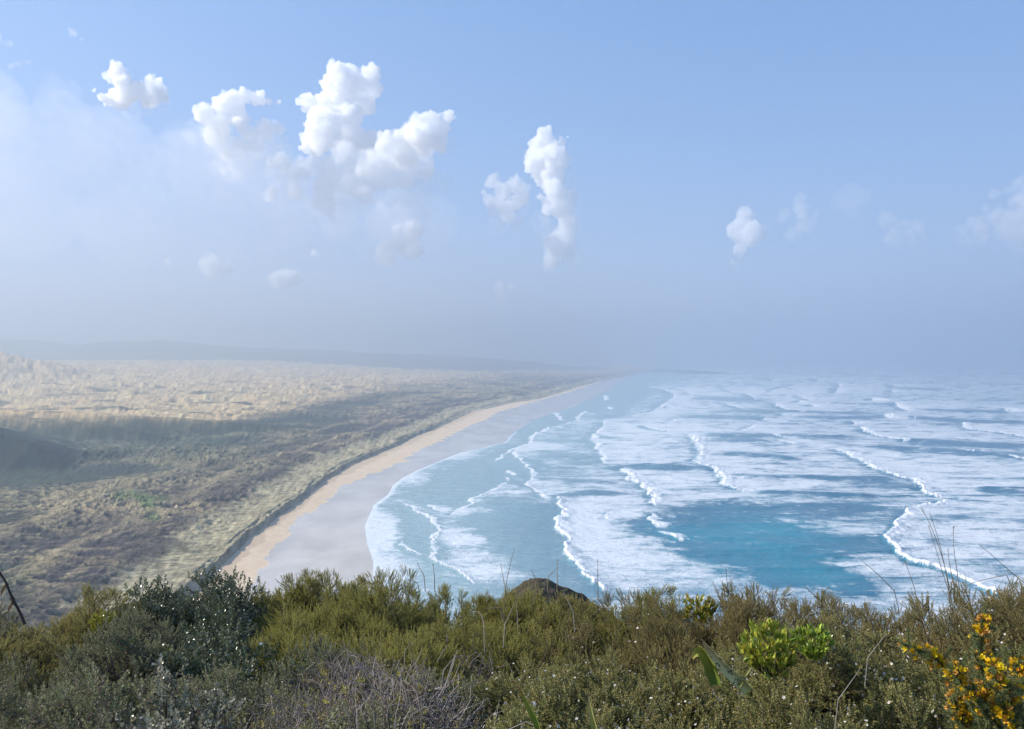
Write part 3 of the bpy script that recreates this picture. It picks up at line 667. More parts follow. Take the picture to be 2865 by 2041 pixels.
def cloud_body(name, kind, dist, lobes, rng, kids):
    S = []
    k = dist / F
    for (u, v, r) in lobes:
        c = np.array([(u - HU) * k, dist + rng.normal(0, .8) * r * k, EYE + (HV - v) * k]); rr = r * k
        S.append((c, rr * 1.02))
        for _i in range(kids):                                  # cauliflower lobes, mostly on the upper and sunlit side
            d = rng.normal(size=3); d /= np.linalg.norm(d)
            d = d + np.array([-.35, 0, .45]); d /= np.linalg.norm(d)
            r1 = rr * rng.uniform(.24, .5); c1 = c + d * rr * .9
            S.append((c1, r1))
            for _j in range(3):
                e = rng.normal(size=3); e /= np.linalg.norm(e); e = e + d * .8; e /= np.linalg.norm(e)
                S.append((c1 + e * r1 * .9, r1 * rng.uniform(.3, .5)))
    org = S[0][0]
    V = np.concatenate([ICO_V * r + (c - org) for c, r in S])
    Fc = np.concatenate([ICO_F + i * len(ICO_V) for i in range(len(S))])
    o = put(name, mesh_np(name, V, Fc, True), CM[kind]); o.location = org
    size = max(V.max(0) - V.min(0))
    rm = o.modifiers.new("union", 'REMESH'); rm.mode = 'VOXEL'; rm.voxel_size = max(8.0, size / 210); rm.use_smooth_shade = True
    for tx, st in ((btex, 52), (btex2, 28)):
        dm = o.modifiers.new("billow", 'DISPLACE'); dm.texture = tx; dm.strength = st * min(1, size / 350); dm.mid_level = .5
        dm.texture_coords = 'LOCAL'
    return o

def build_clouds():
    rng = np.random.default_rng(5)
    for label, kind, dist, _, lobes in CLOUDS:
        o = cloud_body("cloud", kind, dist, lobes, rng, 3 if kind in ('cloud_veil', 'cloud_haze') else 12)
        tag(o, label, "cloud", "clouds over the coast")
        for key, d2, l2, *more in SKIRTS:
            if label.startswith(key):
                kd, nm, kids = more or ('cloud_wisp', 'torn_base', 4)
                s = cloud_body(nm, kd, d2, l2, rng, kids)
                s.location = s.location - o.location; s.parent = o
build_clouds()
# ------------------------------------------------------------------ headland in the foreground
TOPV = [(-900,1370),(0,1356),(100,1352),(200,1338),(250,1326),(330,1312),(400,1296),(460,1288),(520,1284),(620,1278),(690,1266),(760,1272),(810,1262),(860,1270),(900,1284),(960,1296),(1060,1310),(1110,1318),(1180,1322),(1300,1318),(1350,1314),(1430,1322),(1500,1338),(1560,1352),(1620,1356),(1700,1346),(1780,1340),(1850,1342),(1950,1336),(2050,1334),(2120,1326),(2180,1332),(2280,1342),(3200,1360)]
_tu = np.array([p[0] for p in TOPV], float); _tv = np.array([p[1] for p in TOPV], float)
D0, DROP0 = 2.35, 1.14
def crest_d(u): return np.interp(u, [0, 250, 700, 1200, 1700, 2280], [5.6, 6.2, 7.6, 7.4, 6.4, 5.8])
def canopy(X, Y):
    u = np.clip(HU + F * X / np.maximum(Y, .8), -900, 3200)
    E = (np.interp(u, _tu, _tv) - HV) / F
    dc = crest_d(u)
    b = (E * dc - DROP0) / (dc - D0); a = DROP0 - b * D0
    return EYE - (a + b * np.minimum(Y, dc)) - .62 * np.maximum(Y - dc, 0), dc
def canopy_depth(u, v):
    E = (np.interp(u, _tu, _tv) - HV) / F; dc = float(crest_d(u))
    b = (E * dc - DROP0) / (dc - D0); a = DROP0 - b * D0
    dep = (v - HV) / F
    if dep <= E: return dc
    return float(max(1.6, a / (dep - b)))

def build_ground():
    Y = np.concatenate([[-9, -5, -2, 0, .8], np.linspace(1.6, 12, 40), np.geomspace(12.5, 230, 60)])
    t = np.linspace(-2.6, 2.6, 220)
    X = t[None] * np.maximum(Y, 2.2)[:, None]; YY = np.repeat(Y[:, None], len(t), 1)
    z, dc = canopy(X, YY)
    z = np.where(YY < D0, np.minimum(z, EYE - DROP0 + .0) , z) - .72
    z = z + .08 * fbm(X / .9, YY / .9, 201, 3) + sstep(14, 60, YY) * (2.2 * fbm(X / 14, YY / 14, 202, 4) - 1.2)
    z = np.maximum(z, -5)
    m = mesh_np("ground", np.stack([X, YY, z], -1).reshape(-1, 3), grid_faces(*X.shape), True)
    t_ = NT("headland_soil")
    n = t_.noise(3.0, 5, .65)
    t_.l(t_.mix(t_.maprange(n, .35, .65), (.035, .030, .018), (.075, .070, .032)), t_.b.inputs['Base Color'])
    t_.b.inputs['Roughness'].default_value = 1.0; t_.bump(n, .15, .8)
    put("ground", m, t_.m)['kind'] = 'structure'
    # brown knoll that peeks over the scrub further down the slope
    d = 60.0; c = at(1195, 1290, d)
    r = np.linspace(0, 1, 110) ** 1.5 * 14; a = np.linspace(0, 2 * np.pi, 160, endpoint=False)
    RR, AA = np.meshgrid(r, a, indexing='ij')
    kx = RR * np.cos(AA) * (np.where(np.cos(AA) > 0, 1.0, .75) + .25 * np.sin(3 * AA + .8) + .12 * np.sin(7 * AA)); ky = RR * np.sin(AA)
    kz = -.42 * (RR / 1.25) ** 1.7 + .16 * fbm(kx / .5, ky / .5, 211, 4) + .38 * fbm(kx / 2.2, ky / 2.2, 212, 3) * np.clip(RR / 1.5, .15, 3)
    V = np.stack([kx + c.x, ky + c.y, kz + c.z], -1).reshape(-1, 3)
    nr, nc = RR.shape
    i = np.arange(nr - 1)[:, None] * nc; j = np.arange(nc)[None]
    Fc = np.stack([i + j, i + (j + 1) % nc, i + nc + (j + 1) % nc, i + nc + j], -1).reshape(-1, 4)
    t2 = NT("knoll_earth_and_tussock")
    n = t2.noise(1.6, 6, .7); n3 = t2.noise(6.0, 4, .7)
    col = t2.mix(t2.maprange(n, .4, .6), (.13, .085, .05), (.12, .115, .05))
    t2.l(t2.mix(t2.maprange(n3, .45, .7), col, (.05, .045, .03)), t2.b.inputs['Base Color'])
    t2.b.inputs['Roughness'].default_value = 1.0; t2.bump(n3, .35, 1.0)
    o = put("knoll", mesh_np("knoll", V, Fc, True), t2.m); o['kind'] = 'structure'
build_ground()

# ------------------------------------------------------------------ plant building blocks (numpy)
def unit(v): return v / np.maximum(np.linalg.norm(v, axis=-1, keepdims=True), 1e-9)

def frame(a, rng):
    r = rng.normal(size=a.shape); e1 = unit(np.cross(a, r)); return e1, np.cross(a, e1)

class Leaves:
    """many leaf blades, each one folded diamond (or curved strip), gathered in one mesh"""
    def __init__(s): s.v = []; s.f = []; s.c = []; s.n = 0
    def add(s, p, d, w, l, wid, col, lift=0.0):
        """p base, d direction, w width direction, l length, wid width, all (n, .)"""
        l = l[:, None]; wid = wid[:, None]
        nrm = np.cross(d, w)
        m = p + d * l * .45 + nrm * lift * l
        V = np.stack([p, m + w * wid * .5, p + d * l, m - w * wid * .5], 1)
        n = len(p)
        s.v.append(V.reshape(-1, 3)); s.f.append((np.arange(n * 4) + s.n).reshape(n, 4)); s.c.append(np.repeat(col, 4, 0)); s.n += n * 4
    def add_curved(s, p, d, w, l, wid, col, bend, segs=3):
        nrm = np.cross(d, w); n = len(p)
        prof = np.sin(np.linspace(.12, .97, segs + 1) * np.pi) ** .8
        rows = []
        for k in range(segs + 1):
            t = k / segs
            c = p + d * (l * t)[:, None] - nrm * (bend * l * t * t)[:, None]
            rows.append(np.stack([c - w * (wid * .5 * prof[k])[:, None] + nrm * (.12 * wid * prof[k])[:, None], c + w * (wid * .5 * prof[k])[:, None] + nrm * (.12 * wid * prof[k])[:, None]], 1))
        V = np.stack(rows, 1)                               # n, segs+1, 2, 3
        nv = (segs + 1) * 2
        base = (np.arange(n) * nv)[:, None] + s.n
        for k in range(segs):
            s.f.append(np.stack([base[:, 0] + 2 * k, base[:, 0] + 2 * k + 1, base[:, 0] + 2 * k + 3, base[:, 0] + 2 * k + 2], 1))
        s.v.append(V.reshape(-1, 3)); s.c.append(np.repeat(col, nv, 0)); s.n += n * nv
    def mesh(s, name):
        m = mesh_np(name, np.concatenate(s.v), np.concatenate(s.f), False)
        set_color(m, "tint", np.concatenate(s.c)); return m

class Tubes:
    def __init__(s, sides=4): s.v = []; s.f = []; s.c = []; s.n = 0; s.k = sides
    def add(s, pts, rad, col=(.2, .15, .1)):
        pts = np.asarray(pts, float); n = len(pts); rad = np.broadcast_to(np.asarray(rad, float), (n,))
        tg = unit(np.gradient(pts, axis=0)); ref = np.array([.31, .87, .39]); e1 = unit(np.cross(tg, ref)); e2 = np.cross(tg, e1)
        a = np.arange(s.k) * 2 * np.pi / s.k
        V = pts[:, None] + rad[:, None, None] * (np.cos(a)[None, :, None] * e1[:, None] + np.sin(a)[None, :, None] * e2[:, None])
        i = np.arange(n - 1)[:, None] * s.k; j = np.arange(s.k)[None]
        s.f.append((np.stack([i + j, i + (j + 1) % s.k, i + s.k + (j + 1) % s.k, i + s.k + j], -1).reshape(-1, 4) + s.n))
        s.v.append(V.reshape(-1, 3)); s.c.append(np.broadcast_to(np.asarray(col, float), (n * s.k, 3))); s.n += n * s.k
    def mesh(s, name):
        m = mesh_np(name, np.concatenate(s.v), np.concatenate(s.f), True)
        set_color(m, "tint", np.concatenate(s.c)); return m

def leaf_mat(name, rough=.55, trans=.34, spec=.35):
    t = NT(name)
    c = t.attr("tint", 0)
    t.l(c, t.b.inputs['Base Color']); t.b.inputs['Roughness'].default_value = rough
    t.b.inputs['Specular IOR Level'].default_value = spec
    tr = t.n("ShaderNodeBsdfTranslucent"); g = t.mix(.35, c, (.16, .17, .03)); t.l(g, tr.inputs[0])
    mx = t.n("ShaderNodeMixShader"); mx.inputs[0].default_value = trans
    t.l(t.b.outputs[0], mx.inputs[1]); t.l(tr.outputs[0], mx.inputs[2]); t.l(mx.outputs[0], t.out.inputs['Surface'])
    return t.m
def tint_mat(name, rough=.8, spec=.2):
    t = NT(name); t.l(t.attr("tint", 0), t.b.inputs['Base Color']); t.b.inputs['Roughness'].default_value = rough
    t.b.inputs['Specular IOR Level'].default_value = spec; return t.m
M_LEAF = leaf_mat("small_leaf"); M_GLOSS = leaf_mat("glossy_leaf", .28, .25, .6); M_TWIG = tint_mat("twig_bark"); M_PETAL = leaf_mat("petal", .6, .3, .2)
M_STRAW = tint_mat("dry_straw", .7); M_FLAX = leaf_mat("flax_blade", .5, .35, .25)

def dome_points(rng, n, Rr, H, inner=.55, power=.5):
    """points through the outer part of a lumpy dome with its base at the origin"""
    d = unit(rng.normal(size=(n, 3))); d[:, 2] = np.abs(d[:, 2]) * .95 + .02; d = unit(d)
    lob = unit(rng.normal(size=(9, 3))); lob[:, 2] = np.abs(lob[:, 2]); k = rng.uniform(-.26, .22, 9)
    lump = 1 + (np.exp(6 * (d @ lob.T - 1)) * k).sum(1)
    r = (inner + (1 - inner) * rng.random(n) ** power) * lump
    return d * r[:, None] * np.array([Rr, Rr, H]) , d

def sprigs(rng, L, base, axis, length, nl, leaf_l, leaf_w, ang, cols, tipcol, tipw=.5, jit=.25):
    """leafy shoots: nl leaves spiral up each axis"""
    n = len(base); e1, e2 = frame(axis, rng)
    sc = cols[rng.integers(0, len(cols), n)] * rng.uniform(.75, 1.25, (n, 1))
    ph0 = rng.uniform(0, 6.28, n)
    bend = rng.normal(size=(n, 3)) * .12
    for k in range(nl):
        t = (k + .5) / nl
        ph = ph0 + k * 2.4
        r = e1 * np.cos(ph)[:, None] + e2 * np.sin(ph)[:, None]
        an = ang * (1 - .55 * t) * rng.uniform(.8, 1.2, n)
        ax = unit(axis + bend * t)
        d = unit(ax * np.cos(an)[:, None] + r * np.sin(an)[:, None])
        w = unit(np.cross(d, ax) + 1e-4)
        p = base + (axis * t + bend * t * t * .5) * length[:, None]
        c = sc * (1 - tipw * t) + tipcol * tipw * t
        c = np.clip(c * rng.uniform(1 - jit, 1 + jit, (n, 1)), .004, .9)
        L.add(p, d, w, leaf_l * rng.uniform(.7, 1.2, n) * (1 - .3 * t), leaf_w * rng.uniform(.8, 1.2, n), c, .10)

def branches(rng, T, tips, col, r0=.006):
    for p in tips:
        m1 = p * .4 + rng.normal(size=3) * .03 + np.array([0, 0, .02]); m2 = p * .75 + rng.normal(size=3) * .02
        T.add([np.array([p[0] * .12, p[1] * .12, -.12]), m1, m2, p], [r0, r0 * .75, r0 * .5, r0 * .25], np.asarray(col) * rng.uniform(.7, 1.3))

def blossoms(rng, n, pts, nrm, size, white=(.90, .84, .78), heart=(.35, .12, .10), petals=5):
    L = Leaves(); e1, e2 = frame(nrm, rng)
    wv = np.clip(np.array(white)[None] * rng.uniform(.85, 1.05, (n, 1)) + rng.normal(size=(n, 1)) * np.array([[.0, .02, .01]]), 0, .95)
    for k in range(petals):
        a = 2 * np.pi * k / petals + rng.uniform(0, .3, n)
        d = unit(e1 * np.cos(a)[:, None] + e2 * np.sin(a)[:, None] + nrm * .25)
        L.add(pts, d, unit(np.cross(nrm, d)), np.full(n, size * .55), np.full(n, size * .5), wv, .05)
    for k in range(3):
        a = 2 * np.pi * k / 3
        d = unit(e1 * math.cos(a) + e2 * math.sin(a) + nrm)
        L.add(pts + nrm * .0008, d, unit(np.cross(nrm, d)), np.full(n, size * .16), np.full(n, size * .16), np.repeat(np.array([heart]), n, 0))
    return L

# ------------------------------------------------------------------ shrub kinds; every plant gets foliage, stems and, where it blooms, blossoms
KINDS = {}
def kind(name, seed, n, Rr, H, up, length, nl, leaf, ang, cols, tip, tipw=.5, bloom=0, bsize=.012, twig=(.10, .07, .05), gloss=False, spread=.3, bare=0, inner=.5, petals=5, variants=2, clump=18, cl_r=.030):
    out = []
    for vi in range(variants):
        rng = np.random.default_rng(seed + 100 * vi)
        nc = max(30, n // clump)
        pc, dc_ = dome_points(rng, nc, Rr, H, inner)
        axc = unit(dc_ * (1 - up) + np.array([0, 0, up]) + rng.normal(size=dc_.shape) * spread)
        who = rng.integers(0, nc, n); offs = rng.normal(size=(n, 3)) * cl_r
        p = pc[who] + offs - axc[who] * (np.linalg.norm(offs, axis=1) * .8)[:, None]; d = dc_[who]
        ax = unit(axc[who] + offs * (.35 / cl_r) + rng.normal(size=d.shape) * .12) if clump > 1 else unit(d * (1 - up) + np.array([0, 0, up]) + rng.normal(size=d.shape) * spread)
        ln = length * rng.uniform(.6, 1.3, n)
        L = Leaves(); sprigs(rng, L, p - ax * ln[:, None] * .6, ax, ln, nl, leaf[0], leaf[1], ang, np.array(cols), np.array(tip), tipw)
        T = Tubes(3)
        tips = p[rng.choice(n, min(n, 110), replace=False)] * .92
        branches(rng, T, tips, twig)
        st = rng.choice(n, min(n, 500), replace=False)
        for q in st:
            T.add([p[q] - ax[q] * ln[q] * .75, p[q] + ax[q] * ln[q] * .3], [.0022, .001], np.array(twig) * rng.uniform(.7, 1.4))
        for _ in range(bare):
            b, dd = dome_points(rng, 1, Rr * .8, H * .75, .5); dd = dd[0]; b = b[0]
            pts = [b]; dv = unit(dd + np.array([0, 0, .3]) + rng.normal(size=3) * .5); sl = rng.uniform(.03, .075)
            for _k in range(4):
                dv = unit(dv + rng.normal(size=3) * .4); pts.append(pts[-1] + dv * sl)
            T.add(pts, [.0028, .0024, .002, .0015, .001], np.array([.27, .235, .22]) * rng.uniform(.6, 1.3))
        ms = [("foliage", L.mesh("foliage"), M_GLOSS if gloss else M_LEAF), ("stems", T.mesh("stems"), M_TWIG)]
        if bloom:
            outer = np.argsort(-(np.linalg.norm(p / np.array([Rr, Rr, H]), axis=1) + .25 * p[:, 2] / H))[:n // 2]
            okc = rng.random(nc) < .6; outer = outer[okc[who[outer]]]
            sel = rng.choice(outer, min(bloom, len(outer)), replace=False); bloom = len(sel)
            ms.append(("blossoms", blossoms(rng, bloom, p[sel] + ax[sel] * (ln[sel] * .56)[:, None], unit(ax[sel] + rng.normal(size=(bloom, 3)) * .6), bsize, petals=petals).mesh("blossoms"), M_PETAL))
        for nm, me, mt in ms: me.materials.append(mt)
        out.append(ms)
    KINDS[name] = out

kind('heath', 11, 2300, .46, .72, .62, .085, 26, (.0135, .0052), .80, [(0.222, 0.216, 0.055), (0.270, 0.246, 0.070), (0.174, 0.192, 0.058)], (0.504, 0.432, 0.102), .6, spread=.22)
kind('brown_heath', 12, 2300, .46, .70, .60, .08, 26, (.0125, .005), .80, [(0.198, 0.166, 0.062), (0.246, 0.194, 0.077), (0.174, 0.170, 0.062)], (0.408, 0.312, 0.120), .6, bloom=20, bsize=.015, spread=.22)
kind('manuka', 13, 2400, .47, .70, .30, .062, 20, (.0140, .0070), 1.0, [(0.206, 0.190, 0.065), (0.246, 0.206, 0.079), (0.174, 0.194, 0.067), (0.150, 0.162, 0.060)], (0.432, 0.378, 0.132), .55, bloom=170, bsize=.0135, spread=.38, cl_r=.032)
kind('grey_shrub', 14, 2200, .48, .70, .36, .070, 18, (.015, .0078), .95, [(0.156, 0.180, 0.096), (0.126, 0.154, 0.084), (0.198, 0.198, 0.120), (0.180, 0.146, 0.120)], (0.348, 0.330, 0.186), .5, twig=(0.156, 0.102, 0.108), spread=.35, cl_r=.034)
kind('dark_shrub', 15, 1200, .48, .72, .34, .085, 14, (.026, .0145), 1.0, [(0.060, 0.094, 0.048), (0.079, 0.108, 0.055), (0.050, 0.077, 0.050), (0.204, 0.222, 0.156)], (0.144, 0.162, 0.084), .4, bloom=9, bsize=.020, gloss=True, spread=.4, clump=5, cl_r=.035)
kind('silver_shrub', 16, 900, .40, .66, .45, .09, 15, (.022, .0125), 1.0, [(0.240, 0.246, 0.174), (0.312, 0.300, 0.222), (0.156, 0.174, 0.108)], (0.456, 0.420, 0.324), .5, gloss=True, spread=.35, clump=5, cl_r=.03)
kind('twiggy_shrub', 17, 900, .48, .66, .4, .060, 13, (.015, .0075), 1.0, [(0.216, 0.186, 0.096), (0.408, 0.372, 0.084), (0.168, 0.144, 0.096), (0.240, 0.168, 0.132)], (0.480, 0.420, 0.096), .45, twig=(0.264, 0.216, 0.198), bare=1500, spread=.5, clump=5, cl_r=.03)
kind('ochre_shrub', 18, 2100, .46, .68, .42, .075, 20, (.0135, .006), .9, [(0.240, 0.210, 0.072), (0.300, 0.246, 0.090), (0.186, 0.186, 0.072)], (0.480, 0.396, 0.108), .55, spread=.34, cl_r=.032)

def plant(kindname, obname, label, cat, group, loc, rotz, sc, vi):
    t = thing(obname, label, cat, loc, group)
    t.rotation_euler = (0, 0, rotz); t.scale = sc
    for nm, me, mt in KINDS[kindname][vi % len(KINDS[kindname])]:
        o = bpy.data.objects.new(nm, me); C.objects.link(o); o.parent = t
    return t

ROWS = [(1.6, "at the slope's foot"), (3.0, "low on the slope"), (4.0, "halfway up the slope"), (5.0, "just below the crest"), (5.9, "on the crest")]
COLS = [(-999, "out beside the dune land"), (0, "below the dark-sided hill"), (190, "below the green rush patch"), (400, "below the scarp"), (600, "below the wet sand"), (840, "below the first foam lines"), (1060, "by the brown knoll"), (1280, "below the first big breaker"), (1500, "left of the turquoise pool"), (1650, "below the turquoise pool"), (1850, "right of the turquoise pool"), (2030, "below the tall grass stalks"), (2200, "by the gorse"), (2400, "out beyond the gorse")]
LOOK = {'heath': ("heath_shrub", "olive upright heath shrub", "heath shrubs on the headland"), 'brown_heath': ("heath_shrub", "brownish upright heath shrub", "heath shrubs on the headland"),
        'manuka': ("tea_tree_shrub", "brown-olive tea-tree shrub with white flowers", "flowering tea-tree shrubs"), 'grey_shrub': ("grey_green_shrub", "small-leaved grey-green shrub", "grey-green shrubs on the headland"),
        'dark_shrub': ("broadleaf_shrub", "dark broad-leaved shrub with white blossoms", "dark broad-leaved shrubs"), 'silver_shrub': ("silver_shrub", "pale silvery-leaved shrub", "silvery shrubs"),
        'twiggy_shrub': ("twiggy_shrub", "grey twiggy half-bare shrub", "twiggy shrubs"), 'ochre_shrub': ("ochre_shrub", "yellowish ochre shrub", "ochre shrubs")}
def scatter():
    rng = np.random.default_rng(77)
    step = .52; Y = 1.75
    row = 0
    while Y < 8.6:
        half = .86 * Y + .5
        X = -half + (row % 2) * step * .5
        while X < half:
            x = X + rng.normal() * .10; y = Y + rng.normal() * .09
            X += step
            u = HU + F * x / y; dc = float(crest_d(u))
            if y > dc + .35: continue
            y = min(y, dc)
            cz, _ = canopy(np.array(x), np.array(y)); cz = float(cz)
            v = HV + F * (EYE - cz) / y
            r = rng.random()
            if u < 230: k = 'ochre_shrub' if v < 1410 and r < .7 else 'grey_shrub'
            elif u < 330 and v < 1352: k = 'heath'
            elif u < 560 and v < 1410: k = 'dark_shrub' if 300 < u < 520 and (v < 1350 or r < .45) else ('heath' if u > 520 else 'grey_shrub')
            elif u < 640 and v < 1400: k = 'heath' if v < 1330 else 'dark_shrub'
            elif u < 1500 and v < 1392: k = 'heath' if u < 1180 or r < .7 else 'brown_heath'
            elif u < 660: k = 'silver_shrub' if (230 < u < 440 and v > 1520) else 'grey_shrub'
            elif u < 1060: k = 'twiggy_shrub' if r < .75 else 'grey_shrub'
            elif v < 1395: k = 'brown_heath'
            else: k = 'manuka'
            s = rng.uniform(.78, 1.25); sh = s * rng.uniform(.9, 1.1)
            wob = .34 * float(fbm(np.array(x / 1.1), np.array(y / 1.1), 301, 2)) * (.35 if y >= dc - .3 else 1)
            wob -= .26 * math.exp(-((u - 580) / 120) ** 2 - ((v - 1388) / 34) ** 2)
            H = .70 * sh + {'dark_shrub': .17, 'ochre_shrub': -.02, 'grey_shrub': -.03}.get(k, .0)
            if y >= dc - .5: s = min(s, 1.05); sh = min(sh, 1.05)
            if y >= dc - .9 and (u < 330 or u > 1110 or 470 < u < 720): wob += .10
            top = cz + wob - (.0 if 1120 < u < 1270 and v < 1400 else 0) - (.10 if 1510 < u < 1600 and v < 1420 else 0) - (.02 if y >= dc - .3 else .0) + rng.normal() * .03
            base, words, grp = LOOK[k]
            rw = [w for d, w in ROWS if y >= d - .01 or d == 1.6][-1]; cw = [w for d, w in COLS if u >= d][-1]
            plant(k, base, words + " " + rw + " " + cw, "shrub", grp, (x, y, top - H), rng.uniform(0, 6.28), (s, s, sh), int(rng.integers(0, 2)))
        Y += step * .86; row += 1
scatter()
# two taller bushes that break the skyline
for (u, v, d, s, lab) in ((858, 1238, 7.2, .85, "tallest dark green bush standing above the crest in front of the wet sand"), (1083, 1283, 7.2, .30, "narrow little bush poking above the crest left of the brown knoll"), (700, 1250, 7.4, .5, "low rounded bush at the crest before the wet sand, left of the tallest one")):
    p = at(u, v, d)
    plant('heath', "heath_shrub", lab, "shrub", "heath shrubs on the headland", (p.x, p.y, p.z - .76 * 1.1 * max(s, .5)), 1.0 + u, (s, s, 1.1 * max(s, .5)), u)
# ------------------------------------------------------------------ single plants one can point to
def r5(p): return [(756 + a * .3351, 1193.7 + b * .3351) for a, b in p]
def r6(p): return [(1512 + a * .3368, 1193.7 + b * .3368) for a, b in p]
def curve_pts(uv, d, lean=0.0, n=14):
    p = np.array(uv, float); s = np.linspace(0, 1, len(p)); q = np.linspace(0, 1, n)
    uu = np.interp(q, s, p[:, 0]); vv = np.interp(q, s, p[:, 1])
    for _ in range(3):
        uu[1:-1] = (uu[:-2] + 2 * uu[1:-1] + uu[2:]) / 4; vv[1:-1] = (vv[:-2] + 2 * vv[1:-1] + vv[2:]) / 4
    return np.array([at(a, b, d - lean * (1 - t)) for a, b, t in zip(uu, vv, q)])

STALKS = [
 (r3([(1585,965),(1630,1040),(1700,1220),(1750,1430)]), "tallest dry grass stalk of the tuft at the brown crest, farthest left at its tip"),
 (r3([(1632,990),(1680,1130),(1720,1300),(1745,1440)]), "second tall grass stalk of the crest tuft, just right of the tallest"),
 (r3([(1625,1060),(1670,1200),(1705,1330),(1740,1430)]), "shorter grass stalk between the two tallest ones of the crest tuft"),
 (r3([(1765,1065),(1768,1200),(1788,1320),(1800,1410)]), "straight upright grass stalk on the right side of the crest tuft"),
 (r3([(1735,1195),(1745,1280),(1770,1400)]), "short grass stalk in the crest tuft beside the straight upright one"),
 (r3([(1910,1165),(2000,1240),(2100,1330),(2190,1400)]), "long slanting dry stalk over the foam at the edge of the view"),
 (r3([(2060,1315),(2120,1340),(2190,1375)]), "short forked side stalk below the long slanting one"),
 (r3([(2055,1365),(2010,1430),(1960,1520)]), "thin stalk leaning right above the gorse against the foam"),
 (r3([(1245,1258),(1330,1330),(1430,1430)]), "stalk leaning left right of the turquoise pool"),
 (r3([(1490,1260),(1520,1340),(1550,1430)]), "slightly leaning stalk in front of the foam, left of the crest tuft"),
 (r3([(472,1310),(480,1400),(487,1490)]), "dark upright stalk rising left of the turquoise pool"),
 (r3([(918,1400),(960,1445),(1015,1490)]), "dark bent blade leaning left before the turquoise pool"),
 (r3([(1060,1408),(1030,1440),(1018,1480)]), "short dark blade leaning right before the turquoise pool"),
 (r3([(1840,1397),(1950,1365),(2070,1340)]), "arching thin stalk that reaches right above the crest tuft"),
 (r2([(1095,1190),(1070,1280),(1045,1400),(1038,1510)]), "longest grass stalk left of the brown knoll, leaning right"),
 (r2([(1015,1270),(1030,1350),(1045,1430)]), "stalk leaning left next to the longest one by the knoll"),
 (r2([(1340,1258),(1338,1345)]), "upright stalk at the right foot of the brown knoll"),
 (r2([(1568,1250),(1570,1385)]), "upright stalk in front of the first big breaker"),
 (r2([(540,1265),(555,1300),(580,1345)]), "small stalk leaning left above the crest before the first foam lines"),
 (r2([(632,1280),(640,1350)]), "small upright stalk above the crest before the first foam lines"),
 (r2([(1098,1430),(1112,1560)]), "pale stalk standing in the olive heath below the knoll"),
 (r2([(1092,1510),(1040,1625)]), "pale stalk leaning right in the olive heath below the knoll"),
 (r2([(1375,1440),(1400,1490),(1430,1550)]), "pale stalk leaning left in the heath right of the knoll"),
 (r2([(475,1358),(545,1388)]), "pale nearly flat stalk on the heath below the first foam lines"),
 (r2([(930,1531),(1018,1529)]), "pale flat broken stalk lying on the heath left of the knoll"),
 (r2([(858,1550),(895,1552),(915,1585),(922,1640)]), "hooked pale stalk in the heath above the twiggy shrubs"),
 (r2([(1190,1308),(1218,1368)]), "tiny stalk in front of the brown knoll"),
 (r2([(1330,1308),(1290,1348)]), "tiny stalk leaning right over the knoll's shoulder"),
 (r6([(875,445),(1070,545),(1190,640)]), "thick grey dead stem slanting down right across the brown heath"),
 (r6([(1380,650),(1320,725),(1255,815)]), "grey dead stem leaning right between the bright bush and the gorse"),
 (r6([(1205,885),(1150,965),(1060,1090)]), "grey dead stem leaning right low among the white flowers"),
 (r6([(1220,650),(1340,770)]), "brown dead stem leaning left beside the bright bush"),
 (r6([(1610,600),(1665,705)]), "brown dead stem leaning left above the gorse branch"),
 (r6([(2005,400),(1998,500)]), "thin upright stem above the tallest gorse spray"),
 (r5([(405,950),(402,1080),(370,1200)]), "forked bare grey stem low in the twiggy shrubs"),
 (r5([(408,1000),(440,1100),(482,1180)]), "right fork of the bare grey stem low in the twiggy shrubs"),
 (r5([(545,1090),(540,1200)]), "short bare grey stem right of the forked one"),
 (r5([(0,1030),(20,1110),(60,1200)]), "bare grey stem leaning left at the near edge of the twiggy shrubs"),
 (r5([(100,1085),(112,1190)]), "short bare grey stem at the near edge left of the forked one"),
 (r5([(215,1080),(228,1240)]), "upright bare grey stem close left of the forked one"),
 (r5([(1062,1095),(1045,1190),(1030,1290)]), "bare pale stem left of the upright flax blade"),
 (r5([(575,1140),(480,1190),(440,1270)]), "bare grey stem bending right under the forked one"),
]
def build_stalks():
    rng = np.random.default_rng(9)
    for uv, lab in STALKS:
        d = canopy_depth(uv[-1][0], min(uv[-1][1], 1600)) - .12
        p = curve_pts(uv, d, rng.uniform(-.25, .25) * .4)
        low = p[-1] + (p[-1] - p[-2]) * 2.0 + np.array([0, 0, -.12])
        p = np.concatenate([p, low[None]]) - p[-1]
        org = at(uv[-1][0], uv[-1][1], d)
        dark = 'dark' in lab; grey = 'grey' in lab or 'pale' in lab
        col = (.05, .08, .06) if dark else ((.36, .32, .28) if grey else (.27, .215, .13))
        rad = .0030 if 'thick' in lab else (.0019 if not dark else .0022)
        rad *= d / 4.2
        T = Tubes(5); T.add(p, np.linspace(rad * .55, rad * 1.15, len(p)), col)
        if 'tuft' in lab or 'upright stalk' in lab:              # a slim seed head along the tip
            for q in range(10):
                b = p[0] + (p[1] - p[0]) * q / 10 * 1.6; e = rng.normal(size=3) * .006 + (p[0] - p[1]) * .18
                T.add([b, b + e], [.0014, .0007], np.array(col) * .8)
        o = put("grass_stalk" if 'stem' not in lab else "bare_stem", T.mesh("stalk"), M_STRAW); o.location = org
        tag(o, lab, "grass stalk" if 'stem' not in lab else "dead stem", "grass stalks and dead stems in the scrub")
build_stalks()

